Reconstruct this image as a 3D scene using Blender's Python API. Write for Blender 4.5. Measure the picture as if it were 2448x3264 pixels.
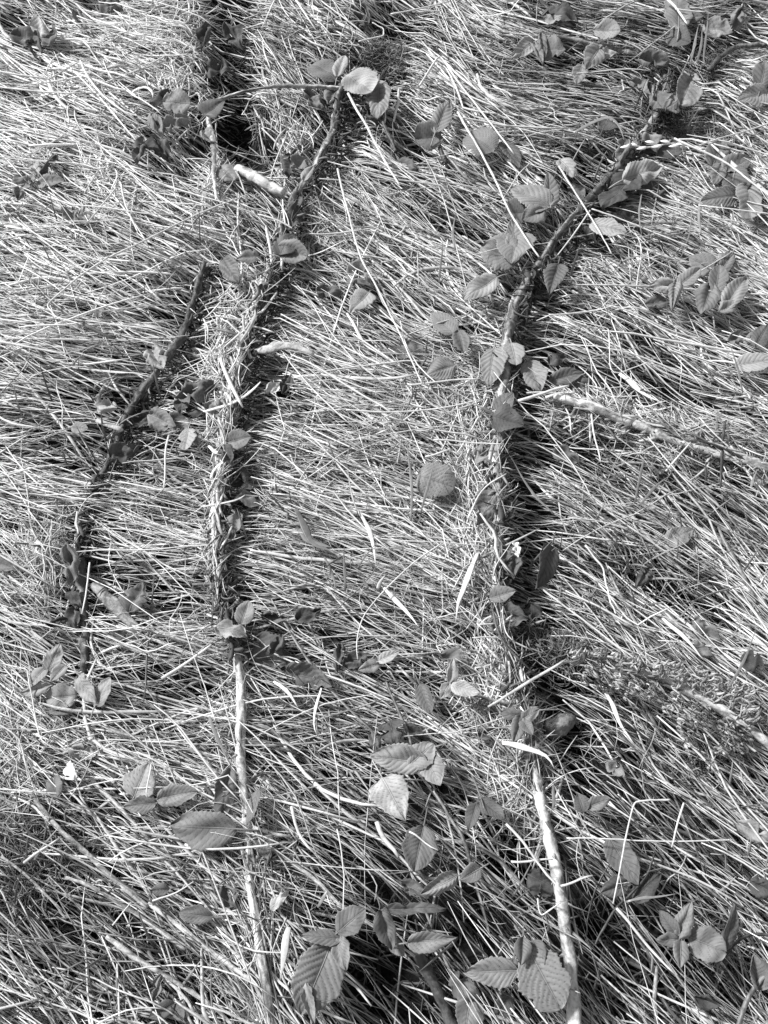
import bpy, math, random
import numpy as np
from mathutils import Vector

for o in list(bpy.data.objects):
    bpy.data.objects.remove(o)
SC = bpy.context.scene
COL = SC.collection
R = math.radians
rng = np.random.default_rng(11)
random.seed(5)

# ------------------------------------------------------------------ camera, sky, sun, exposure
CAM_H, TILT, VFOV = 0.90, 27.0, 64.0
cam = bpy.data.cameras.new('camera')
camo = bpy.data.objects.new('camera', cam)
COL.objects.link(camo)
camo.location = (0, 0, CAM_H)
camo.rotation_euler = (R(TILT), 0, 0)
cam.sensor_fit = 'VERTICAL'
cam.angle = R(VFOV)
cam.clip_start = 0.01
cam.clip_end = 500
SC.camera = camo

SUN_EL, SUN_AZ = 40.0, 150.0        # elevation; compass bearing in the ground plane (0 = +x, 90 = +y) the light comes from
world = bpy.data.worlds.new('World')
SC.world = world
world.use_nodes = True
nt = world.node_tree
nt.nodes.clear()
wo = nt.nodes.new('ShaderNodeOutputWorld')
bg = nt.nodes.new('ShaderNodeBackground')
bw = nt.nodes.new('ShaderNodeRGBToBW')
sky = nt.nodes.new('ShaderNodeTexSky')
sky.sky_type = 'NISHITA'
sky.sun_disc = False
sky.sun_elevation = R(SUN_EL)
sky.sun_rotation = R(90 - SUN_AZ)
bg.inputs['Strength'].default_value = 0.10
nt.links.new(sky.outputs[0], bw.inputs[0])
nt.links.new(bw.outputs[0], bg.inputs[0])
nt.links.new(bg.outputs[0], wo.inputs[0])

sun = bpy.data.lights.new('sun', 'SUN')
sun.energy = 3.3
sun.angle = R(8)
sun.color = (1, 1, 1)
suno = bpy.data.objects.new('sun', sun)
COL.objects.link(suno)
sd = Vector((math.cos(R(SUN_EL)) * math.cos(R(SUN_AZ)), math.cos(R(SUN_EL)) * math.sin(R(SUN_AZ)), math.sin(R(SUN_EL))))
suno.rotation_euler = sd.to_track_quat('Z', 'Y').to_euler()
suno.location = sd * 5

SC.view_settings.view_transform = 'Standard'
SC.view_settings.look = 'None'
SC.view_settings.gamma = 1
SC.view_settings.exposure = 0.76

# ------------------------------------------------------------------ from a place in the photograph to a place on the ground
IW, IH = 2448.0, 3264.0
FPX = (IH / 2) / math.tan(R(VFOV / 2))
ca, sa = math.cos(R(TILT)), math.sin(R(TILT))
def at(px, py, z=0.0):
    """point at height z seen at pixel (px, py) of the photograph; works on arrays"""
    px = np.asarray(px, float); py = np.asarray(py, float); z = np.asarray(z, float)
    dx = (px - IW / 2) / FPX
    dy = -(py - IH / 2) / FPX
    wy = dy * ca + sa
    wz = dy * sa - ca
    t = (z - CAM_H) / wz
    return np.stack([dx * t, wy * t, z + 0 * t], -1)
def pix(x, y, z=0.0):
    yy = np.asarray(y, float); zz = np.asarray(z, float) - CAM_H
    cy = yy * ca + zz * sa
    cz = -yy * sa + zz * ca
    cz = np.minimum(cz, -0.05)
    return IW / 2 + FPX * (x / -cz), IH / 2 - FPX * (cy / -cz)
def px_size(py):
    """metres per photograph pixel near row py"""
    a = at(1224, py); b = at(1234, py)
    return abs(b[0] - a[0]) / 10

# ------------------------------------------------------------------ materials
def new_mat(name):
    m = bpy.data.materials.new(name)
    m.use_nodes = True
    n = m.node_tree
    b = n.nodes['Principled BSDF']
    return m, n, b
def ramp(n, fac, stops):
    r = n.nodes.new('ShaderNodeValToRGB')
    e = r.color_ramp.elements
    while len(e) < len(stops):
        e.new(0.5)
    for k, (p, v) in enumerate(stops):
        e[k].position = p
        e[k].color = (v, v, v, 1)
    if fac is not None:
        n.links.new(fac, r.inputs[0])
    return r.outputs[0]
def attr(n, name):
    a = n.nodes.new('ShaderNodeAttribute')
    a.attribute_name = name
    return a.outputs['Fac']
def math_node(n, op, a, b=None, clamp=False):
    m = n.nodes.new('ShaderNodeMath')
    m.operation = op
    m.use_clamp = clamp
    for k, v in enumerate((a, b)):
        if v is None:
            continue
        if isinstance(v, (int, float)):
            m.inputs[k].default_value = v
        else:
            n.links.new(v, m.inputs[k])
    return m.outputs[0]
def noise(n, scale, detail=4, rough=0.6, co='Object'):
    t = n.nodes.new('ShaderNodeTexCoord')
    x = n.nodes.new('ShaderNodeTexNoise')
    x.inputs['Scale'].default_value = scale
    x.inputs['Detail'].default_value = detail
    x.inputs['Roughness'].default_value = rough
    n.links.new(t.outputs[co], x.inputs['Vector'])
    return x.outputs['Fac']
def bump(n, b, h, strength, dist):
    u = n.nodes.new('ShaderNodeBump')
    u.inputs['Strength'].default_value = strength
    u.inputs['Distance'].default_value = dist
    n.links.new(h, u.inputs['Height'])
    n.links.new(u.outputs[0], b.inputs['Normal'])

def mat_straw(name, stops, rough=0.5, spec=0.4, trans=0.0):
    m, n, b = new_mat(name)
    s = attr(n, 'shade')
    f = noise(n, 55, 3)
    g = noise(n, 400, 2)
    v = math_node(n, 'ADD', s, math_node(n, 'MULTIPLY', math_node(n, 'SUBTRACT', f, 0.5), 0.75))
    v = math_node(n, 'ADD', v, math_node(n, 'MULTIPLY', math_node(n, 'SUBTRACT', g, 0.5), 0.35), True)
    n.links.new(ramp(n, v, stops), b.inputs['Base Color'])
    b.inputs['Roughness'].default_value = rough
    b.inputs['Specular IOR Level'].default_value = spec
    return m
M_STRAW = mat_straw('dry_straw', [(0.0, 0.04), (0.3, 0.17), (0.55, 0.52), (0.9, 0.85)], 0.42, 0.5)
M_GRASS = mat_straw('living_grass', [(0.0, 0.07), (0.5, 0.2), (1.0, 0.38)], 0.4, 0.5)
M_LITTER = mat_straw('old_litter', [(0.0, 0.015), (0.5, 0.08), (1.0, 0.26)], 0.7, 0.3)
M_FERN = mat_straw('withered_fern', [(0.0, 0.04), (0.5, 0.26), (1.0, 0.6)], 0.6, 0.3)
M_MOSS = mat_straw('moss', [(0.0, 0.03), (0.5, 0.16), (1.0, 0.42)], 0.7, 0.3)

m, n, b = new_mat('soil')
n.links.new(ramp(n, noise(n, 60, 8, 0.7), [(0.3, 0.012), (0.55, 0.03), (0.75, 0.075)]), b.inputs['Base Color'])
b.inputs['Roughness'].default_value = 0.95
bump(n, b, noise(n, 140, 8, 0.75), 0.9, 0.01)
M_SOIL = m

def mat_bark(name, stops, spk=0.5, rough=0.55):
    m, n, b = new_mat(name)
    s = attr(n, 'shade')
    f = noise(n, 38, 6, 0.7)
    g = noise(n, 320, 3, 0.6)
    v = math_node(n, 'ADD', s, math_node(n, 'MULTIPLY', math_node(n, 'SUBTRACT', f, 0.5), 1.1))
    v = math_node(n, 'ADD', v, math_node(n, 'MULTIPLY', math_node(n, 'SUBTRACT', g, 0.5), spk), True)
    n.links.new(ramp(n, v, stops), b.inputs['Base Color'])
    b.inputs['Roughness'].default_value = rough
    bump(n, b, g, 0.5, 0.0015)
    return m
M_CANE = mat_bark('pale_cane_bark', [(0.0, 0.04), (0.4, 0.28), (0.65, 0.58), (1.0, 0.8)])
M_TWIG = mat_bark('dark_twig_bark', [(0.0, 0.02), (0.5, 0.1), (1.0, 0.38)])
M_WOOD = mat_bark('weathered_wood', [(0.0, 0.04), (0.5, 0.24), (1.0, 0.6)], 0.7)

def mat_leaf(name, dead=False):
    m, n, b = new_mat(name)
    oi = n.nodes.new('ShaderNodeAttribute')
    tone = attr(n, 'tone')
    vein = attr(n, 'vein')
    f = noise(n, 45 if dead else 28, 6, 0.65)
    g = noise(n, 420, 3, 0.6)
    k = math_node(n, 'ADD', 1.0, math_node(n, 'MULTIPLY', math_node(n, 'SUBTRACT', f, 0.5), 1.9 if dead else 0.8))
    k = math_node(n, 'ADD', k, math_node(n, 'MULTIPLY', math_node(n, 'SUBTRACT', g, 0.5), 0.9 if dead else 0.45))
    k = math_node(n, 'MULTIPLY', k, math_node(n, 'SUBTRACT', 1.0, math_node(n, 'MULTIPLY', vein, 0.2 if dead else 0.55)))
    v = math_node(n, 'MAXIMUM', math_node(n, 'MULTIPLY', k, math_node(n, 'MULTIPLY', tone, 1.05 if dead else 1.2)), 0.01)
    n.links.new(v, b.inputs['Base Color'])
    b.inputs['Roughness'].default_value = 0.75 if dead else 0.58
    b.inputs['Specular IOR Level'].default_value = 0.2 if dead else 0.3
    bump(n, b, g, 0.35, 0.0008)
    return m
M_LEAF = mat_leaf('living_bramble_leaf')
M_DEAD = mat_leaf('withered_leaf', True)

# ------------------------------------------------------------------ mesh helpers
def tag(o, label=None, cat=None, group=None, kind=None):
    if label: o['label'] = label
    if cat: o['category'] = cat
    if group: o['group'] = group
    if kind: o['kind'] = kind
    return o
def empty(name, loc):
    o = bpy.data.objects.new(name, None)
    COL.objects.link(o)
    o.location = loc
    o.empty_display_size = 0.01
    return o
def link(name, verts, faces_idx, face_len, mat, attrs=None, parent=None, smooth=True):
    """verts (n,3); faces_idx flat loop indices; face_len per face. A child gets coordinates relative to its parent's place."""
    me = bpy.data.meshes.new(name)
    v = np.asarray(verts, np.float32)
    fi = np.asarray(faces_idx, np.int32)
    fl = np.asarray(face_len, np.int32)
    off = np.zeros(3)
    if parent is not None:
        q = parent
        while q is not None:
            off += np.array(q.location)
            q = q.parent
    o = bpy.data.objects.new(name, me)
    if parent is not None:
        o.parent = parent
        v = v - off.astype(np.float32)
    else:
        c = v.mean(0); c[2] = v[:, 2].min()
        if len(v) < 100000:
            o.location = c
            v = v - c
    me.vertices.add(len(v)); me.vertices.foreach_set('co', v.ravel())
    me.loops.add(len(fi)); me.loops.foreach_set('vertex_index', fi)
    me.polygons.add(len(fl))
    me.polygons.foreach_set('loop_start', np.concatenate([[0], np.cumsum(fl)[:-1]]).astype(np.int32))
    me.polygons.foreach_set('loop_total', fl)
    me.polygons.foreach_set('use_smooth', np.full(len(fl), smooth))
    me.update(calc_edges=True)
    for k, a in (attrs or {}).items():
        at_ = me.attributes.new(k, 'FLOAT', 'POINT')
        at_.data.foreach_set('value', np.asarray(a, np.float32))
    me.validate()
    me.materials.append(mat)
    COL.objects.link(o)
    return o
def unit(v):
    return v / np.maximum(np.linalg.norm(v, axis=-1, keepdims=True), 1e-9)
def sweep(P, rad, S=4, flat=1.0, roll=None):
    """P (N,K,3) centre lines, rad (N,K), closed tubes; returns verts, loop idx, face lengths, verts per strand"""
    N, K, _ = P.shape
    T = unit(np.gradient(P, axis=1))
    up = np.zeros_like(T); up[..., 2] = 1
    side = unit(np.cross(T, up) + 1e-6)
    nor = np.cross(side, T)
    if roll is not None:
        c, s = np.cos(roll)[..., None], np.sin(roll)[..., None]
        side, nor = side * c + nor * s, nor * c - side * s
    flat = np.asarray(flat, float)
    if flat.ndim == 1: flat = flat[:, None]
    a = np.arange(S) * 2 * math.pi / S + (math.pi / 4 if S == 4 else 0)
    V = (P[:, :, None, :] + rad[:, :, None, None] * (np.cos(a)[None, None, :, None] * side[:, :, None, :]
         + np.sin(a)[None, None, :, None] * (nor * (flat[..., None] if flat.ndim else flat))[:, :, None, :]))
    V = V.reshape(-1, 3)
    i0 = (np.arange(N) * K * S)[:, None, None]
    k = (np.arange(K - 1) * S)[None, :, None]
    s0 = np.arange(S)[None, None, :]; s1 = (np.arange(S) + 1) % S; s1 = s1[None, None, :]
    q = np.stack([i0 + k + s0, i0 + k + S + s0, i0 + k + S + s1, i0 + k + s1], -1).reshape(-1, 4)
    j0 = (np.arange(N) * K * S)[:, None]
    capa = j0 + np.arange(S)[None, :]
    capb = j0 + (K - 1) * S + np.arange(S)[None, ::-1]
    idx = np.concatenate([q.ravel(), capa.ravel(), capb.ravel()])
    ln = np.concatenate([np.full(len(q), 4), np.full(2 * N, S)])
    return V, idx, ln, K * S
def smooth_path(pts, step=0.004):
    """Catmull-Rom through pts, resampled evenly"""
    p = np.asarray(pts, float)
    if len(p) == 2:
        p = np.array([p[0], (p[0] + p[1]) / 2, p[1]])
    e = np.concatenate([[2 * p[0] - p[1]], p, [2 * p[-1] - p[-2]]])
    out = []
    t = np.linspace(0, 1, 13)[:-1][:, None]
    for i in range(1, len(e) - 2):
        a, b_, c, d = e[i - 1], e[i], e[i + 1], e[i + 2]
        out.append(0.5 * (2 * b_ + (c - a) * t + (2 * a - 5 * b_ + 4 * c - d) * t * t + (3 * b_ - a - 3 * c + d) * t ** 3))
    out = np.concatenate(out + [p[-1:]])
    s = np.concatenate([[0], np.cumsum(np.linalg.norm(np.diff(out[:, :3], axis=0), axis=1))])
    n_ = max(6, int(s[-1] / step))
    u = np.linspace(0, s[-1], n_)
    return np.stack([np.interp(u, s, out[:, k]) for k in range(out.shape[1])], 1)

# ------------------------------------------------------------------ lie of the grass and of the ground
# (x, y in the photograph, direction in which the straw lies there in degrees clockwise from the right)
FLOW = [(100,150,26),(300,300,17),(560,130,5),(760,150,58),(950,80,40),(1250,80,32),(1420,160,45),(1750,50,10),(2000,60,14),(2350,100,4),
 (100,400,20),(300,420,25),(550,420,20),(800,420,45),(950,400,30),(1150,400,15),(1420,400,45),(1700,400,6),(1900,380,14),(2300,400,28),
 (100,650,22),(400,650,22),(600,650,25),(850,650,27),(1100,650,30),(1400,650,26),(1700,650,38),(2000,650,28),(2350,650,30),
 (100,900,16),(300,900,16),(600,900,14),(900,900,20),(1100,900,30),(1400,900,35),(1700,930,20),(2000,900,36),(2300,900,36),
 (100,1150,18),(400,1150,14),(650,1150,8),(900,1150,25),(1200,1150,30),(1400,1180,20),(1800,1150,26),(2050,1100,30),(2350,1150,31),
 (100,1400,15),(300,1400,12),(600,1400,10),(900,1400,12),(1200,1400,14),(1450,1380,5),(1750,1400,30),(2000,1400,22),(2300,1420,18),
 (100,1700,32),(300,1700,6),(500,1700,8),(900,1700,24),(1200,1700,16),(1450,1700,40),(1800,1700,28),(2100,1700,36),(2350,1700,36),
 (100,2000,30),(300,2000,20),(550,2000,14),(900,2000,14),(1200,2000,20),(1450,2000,24),(1800,2000,28),(2100,2000,32),(2350,2000,36),
 (100,2250,50),(400,2250,14),(700,2250,12),(900,2250,12),(1200,2250,14),(1450,2250,25),(1850,2250,34),(2100,2250,35),(2350,2250,33),
 (100,2500,40),(300,2500,36),(700,2500,28),(900,2500,34),(1200,2500,24),(1500,2500,34),(1900,2500,38),(2200,2500,40),(2400,2500,36),
 (100,2800,36),(300,2800,36),(500,2800,35),(700,2800,32),(1000,2800,38),(1250,2800,36),(1500,2800,40),(1900,2800,44),(2150,2800,40),(2400,2800,42),
 (100,3100,38),(300,3100,40),(600,3100,38),(850,3100,58),(1100,3100,40),(1400,3100,40),(1650,3100,40),(1950,3100,44),(2200,3100,34),(2400,3100,46)]
FL = np.array(FLOW, float)
# hollows where the mat is open down to the soil: (path, radius in px, depth in m)
HOLLOW = [([(760,-40),(730,80),(720,200),(755,320),(740,460),(780,520)],78,.06),([(830,60),(850,20)],50,.04),([(640,380),(560,400)],26,.03),([(1150,240),(1100,330),(1085,430),(1010,560),(955,640)],42,.05),([(1270,110),(1255,170),(1225,260)],58,.055),
 ([(985,640),(900,800),(880,880),(835,1040),(805,1200),(780,1350),(750,1500),(745,1700)],38,.05),([(700,1900),(720,1990)],22,.03),
 ([(1880,650),(1790,800),(1700,960),(1672,1150),(1650,1300),(1635,1450),(1650,1650),(1660,1850),(1700,2060),(1770,2190)],46,.06),([(1780,2300),(1800,2360)],60,.05),
 ([(1960,560),(1930,640)],55,.06),([(2220,300),(2110,440),(2010,560),(1920,670)],52,.05),([(2330,170),(2290,230)],60,.05),([(470,575),(600,585)],26,.04),
 ([(650,900),(620,1010),(560,1190),(450,1320),(400,1440),(330,1530)],36,.045),([(280,1780),(285,1900),(262,2050),(270,2140)],34,.05),([(330,60),(420,40)],60,.035),([(60,110),(130,160)],50,.03),
 ([(150,2760),(250,2800)],85,.045),([(260,2960),(340,3060)],70,.045),([(330,2640),(300,2760)],50,.04),([(450,2920),(560,3060)],40,.03),
 ([(1180,3060),(1330,3130),(1250,3230)],85,.05),([(1450,3010),(1560,3010)],50,.04),([(1900,2960),(2010,3060),(1960,3200)],60,.045),([(2180,3120),(2330,3190)],70,.045),
 ([(1620,2740),(1740,2830)],60,.04),([(2150,1920),(2230,1960)],40,.04),([(2020,1870),(2090,1900)],40,.04),([(1860,2560),(1850,2480)],40,.04),([(540,2210),(660,2240)],32,.03),
 ([(500,1880),(560,1950)],36,.03),([(1350,520),(1300,560)],30,.03),([(1150,1000),(1230,1010)],26,.03),([(1880,1490),(1800,1450)],50,.03),([(2150,1270),(2230,1310)],40,.03),
 ([(700,2940),(640,2840)],40,.03),([(1430,1200),(1450,1250)],30,.03),([(1850,230),(1700,240)],40,.03),([(2380,1080),(2290,1090)],35,.025),([(1700,3230),(1730,3000)],30,.04)]
X0, X1, Y0, Y1 = -1.05, 1.05, -0.45, 2.05
GN = 260
gx = np.linspace(X0, X1, GN); gy = np.linspace(Y0, Y1, GN)
GX, GY = np.meshgrid(gx, gy)
PX, PY = pix(GX, GY)
PXc = np.clip(PX, -60, IW + 60); PYc = np.clip(PY, -60, IH + 60)
def flow_grid():
    w = 1 / (((PXc[..., None] - FL[:, 0]) ** 2 + ((PYc[..., None] - FL[:, 1])) ** 2) + 70 ** 2) ** 1.6
    a = np.radians(FL[:, 2])
    ang = (w * a).sum(-1) / w.sum(-1)
    p = at(PXc, PYc); q = at(PXc + 8 * np.cos(ang), PYc + 8 * np.sin(ang))
    d = unit((q - p)[..., :2])
    return np.arctan2(d[..., 1], d[..., 0])
def fbm(shape, cells, seed):
    r = np.random.default_rng(seed)
    out = np.zeros(shape)
    amp = 1
    for o_ in range(4):
        c = cells * 2 ** o_
        g = r.standard_normal((c + 2, c + 2))
        yy = np.linspace(0, c, shape[0]); xx = np.linspace(0, c, shape[1])
        iy = yy.astype(int); ix = xx.astype(int)
        fy = (yy - iy)[:, None]; fx = (xx - ix)[None]
        fy = fy * fy * (3 - 2 * fy); fx = fx * fx * (3 - 2 * fx)
        A = g[np.ix_(iy, ix)]; B = g[np.ix_(iy, ix + 1)]; C_ = g[np.ix_(iy + 1, ix)]; D = g[np.ix_(iy + 1, ix + 1)]
        out += amp * ((A * (1 - fx) + B * fx) * (1 - fy) + (C_ * (1 - fx) + D * fx) * fy)
        amp *= 0.5
    return out
ANG = flow_grid() + 0.07 * fbm((GN, GN), 7, 3)
RAG = fbm((GN, GN), 34, 8)
HOL = np.zeros((GN, GN)); HDEP = np.zeros((GN, GN))
for pth, r_, dep in HOLLOW:
    c = smooth_path(at(*np.array(pth, float).T)[:, :2], 0.01)
    rad = 1.3 * r_ * px_size(np.mean([q[1] for q in pth]))
    d2 = ((GX[..., None] - c[:, 0]) ** 2 + (GY[..., None] - c[:, 1]) ** 2).min(-1)
    k = np.exp(-(d2 / (rad * np.exp(.45 * RAG)) ** 2) ** 1.2)
    HOL = np.maximum(HOL, k)
    HDEP = np.maximum(HDEP, k * dep)
inside = np.clip(1 - np.maximum(0, np.abs(PX - 1224) - 1500) / 600, 0.25, 1)
LUMP = fbm((GN, GN), 8, 9)
RID = np.zeros((GN, GN))
for qx, qy, rx, ry, k in [(1950,1335,130,50,1),(2100,1375,130,45,1),(2260,1430,130,50,1),(2400,1480,110,50,1)]:
    RID = np.maximum(RID, k * np.exp(-(((PX - qx) / rx) ** 2 + ((PY - qy) / ry) ** 2) ** 1.2))
HGT = .014 * RID + 0.006 * LUMP - HDEP * 0.9 - .006 * fbm((GN, GN), 44, 12) * .8
THIN = np.zeros((GN, GN))
for qx, qy, rx, ry, k in [(2150,3000,480,350,.68),(1950,2700,320,300,.45),(2350,2500,200,200,.3),(1300,3100,420,240,.75),(220,2850,330,330,.78),(1150,2750,300,200,.4),(2000,200,400,180,.5),(2250,450,260,200,.4),(780,150,170,220,.85),
                          (2250,1900,280,160,.4),(2150,1330,330,140,.45),(1800,1450,170,170,.5),(350,2150,200,120,.4),(1250,540,200,80,.35),(500,1300,140,160,.4),(1150,1020,180,110,.4),(1780,2150,200,140,.6),(600,2230,220,70,.45),(900,1000,130,60,.4),(550,450,180,140,.4),(1450,1350,120,220,.3),(2330,1080,160,90,.4)]:
    THIN = np.maximum(THIN, k * np.exp(-(((PX - qx) / rx) ** 2 + ((PY - qy) / ry) ** 2) ** 1.5))
TONE_OFF = np.zeros((GN, GN))        # regional offset to straw tone: negative darker, positive paler
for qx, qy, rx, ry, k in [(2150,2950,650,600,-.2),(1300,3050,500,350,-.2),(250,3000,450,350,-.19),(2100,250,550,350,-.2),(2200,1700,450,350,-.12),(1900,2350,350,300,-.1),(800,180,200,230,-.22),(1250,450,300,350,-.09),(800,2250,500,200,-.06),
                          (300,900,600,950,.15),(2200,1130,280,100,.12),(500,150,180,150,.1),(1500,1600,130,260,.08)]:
    TONE_OFF = TONE_OFF + k * np.exp(-(((PX - qx) / rx) ** 2 + ((PY - qy) / ry) ** 2) ** 1.5)
TONE_OFF = TONE_OFF + .07 * RID
GAP = fbm((GN, GN), 52, 33)
DENS = np.clip(0.85 + 0.3 * fbm((GN, GN), 14, 21) + .35 * GAP, 0.05, 1.5) * (1 - 0.9 * HOL) * (1 - THIN)
def samp(G, x, y):
    u = np.clip((x - X0) / (X1 - X0) * (GN - 1), 0, GN - 1.001); v = np.clip((y - Y0) / (Y1 - Y0) * (GN - 1), 0, GN - 1.001)
    i = u.astype(int); j = v.astype(int); fu = u - i; fv = v - j
    return (G[j, i] * (1 - fu) + G[j, i + 1] * fu) * (1 - fv) + (G[j + 1, i] * (1 - fu) + G[j + 1, i + 1] * fu) * fv

# ------------------------------------------------------------------ ground
def build_ground():
    a = np.concatenate([[-60, -25, -10, -4, -2, -1.4], np.linspace(X0, X1, 200), [1.4, 2, 4, 10, 25, 60]])
    b_ = np.concatenate([[-60, -25, -10, -4, -2, -0.9], np.linspace(Y0, Y1, 220), [2.5, 3, 5, 11, 26, 60]])
    A, B = np.meshgrid(a, b_)
    inn = (A >= X0) & (A <= X1) & (B >= Y0) & (B <= Y1)
    Z = np.where(inn, samp(HGT, A, B), 0) - 0.006
    Z += np.where(inn, 0.0025 * np.random.default_rng(1).standard_normal(A.shape), 0)
    nx, ny = len(a), len(b_)
    i = np.arange(ny - 1)[:, None] * nx + np.arange(nx - 1)[None]
    q = np.stack([i, i + 1, i + nx + 1, i + nx], -1).reshape(-1)
    g = link('ground', np.stack([A, B, Z], -1).reshape(-1, 3), q, np.full(len(q) // 4, 4), M_SOIL)
    tag(g, 'dark bare soil showing in the gaps under the flattened straw', 'ground', kind='structure')
build_ground()

# the canes as traced: (x, y, width in px)
BARE = [(1135,215,20),(1105,270,34),(1080,320,36),(1058,430,26),(1005,540,30),(945,625,34),(905,720,30),(872,840,34),(838,920,40),(805,1000,36),(782,1070,36),(758,1180,38),(738,1300,38),(714,1420,38),(694,1560,38),(687,1700,38),(690,1850,38),(715,1960,38),(742,2040,36,0.004),(760,2130,36,0.01),(768,2230,36,0.012),(766,2330,36,0.012),(768,2450,34,0.012),(780,2600,30,0.012),(790,2750,30,0.01),(806,2880,32,0.01),(832,3050,34,0.01),(868,3290,36,0.01)]
THORNY = [(2112,215,22),(2126,285,26),(2100,350,28),(2052,420,28),(1992,505,36),(1935,570,40),(1880,630,34),(1832,690,34),(1765,775,32),(1705,865,34),(1648,955,40),(1618,1080,44),
          (1606,1200,48),(1592,1350,46),(1580,1500,42),(1588,1640,42),(1586,1760,44),(1588,1900,42),(1604,2020,36),(1632,2120,36),(1664,2240,38),(1688,2350,42),(1702,2450,44),(1724,2550,46),(1745,2640,44),(1768,2740,46),(1790,2860,48),(1806,2980,48),(1820,3090,50),(1834,3290,54)]
SIDE = [(1770,1262,26),(1850,1290,30),(1920,1318,32),(1990,1345,34),(2080,1375,34),(2160,1402,32),(2240,1425,32),(2330,1455,28),(2480,1508,28)]
TWIGC = [(650,845,16),(632,910,18),(604,990,20),(575,1075,22),(540,1130,24),(496,1190,26),(455,1240,24),(425,1285,22),(398,1330,26),(374,1390,22),(345,1465,18),(310,1530,14),(272,1600,14),(252,1680,14),(240,1780,12)]

# ------------------------------------------------------------------ the flattened straw
MAT_T = 0.042
def strands(x, y, length, dang, kap, z0, slope, K=8, follow=1.0, bow=0.0, kink=None, hf=1.0):
    """grow strands through the lie of the grass, both ways from (x, y)"""
    N = len(x)
    P = np.zeros((N, K, 3))
    mid = K // 2
    th0 = samp(ANG, x, y)
    st = length / (K - 1)
    def step(sign, rngk):
        cx, cy = x.copy(), y.copy()
        for k in rngk:
            s = (k - mid) / (K - 1)
            th = (th0 * .65 + samp(ANG, cx, cy) * .35) * follow + dang + kap * s
            if kink is not None:
                th = th + np.where(s > kink[0], kink[1], 0)
            cx = cx + sign * st * np.cos(th); cy = cy + sign * st * np.sin(th)
            P[:, k, 0], P[:, k, 1] = cx, cy
    P[:, mid, 0], P[:, mid, 1] = x, y
    step(1, range(mid + 1, K)); step(-1, range(mid - 1, -1, -1))
    s = (np.arange(K) - mid) / (K - 1)
    hl = samp(HGT, P[..., 0], P[..., 1])
    P[..., 2] = hf * (.4 * hl + .6 * hl.mean(1, keepdims=True)) + z0[:, None] + slope[:, None] * s[None] * length[:, None]
    P[..., 2] += (bow * (1 - (2 * s[None]) ** 2)) if np.isscalar(bow) else bow[:, None] * (1 - (2 * s[None]) ** 2)
    return P
def spots(n_, dens=DENS):
    x = rng.uniform(X0 + .02, X1 - .02, n_ * 3); y = rng.uniform(Y0 + .02, Y1 - .02, n_ * 3)
    k = rng.uniform(0, 1.3, len(x)) < samp(dens, x, y) * samp(inside, x, y)
    return x[k][:n_], y[k][:n_]
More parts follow.
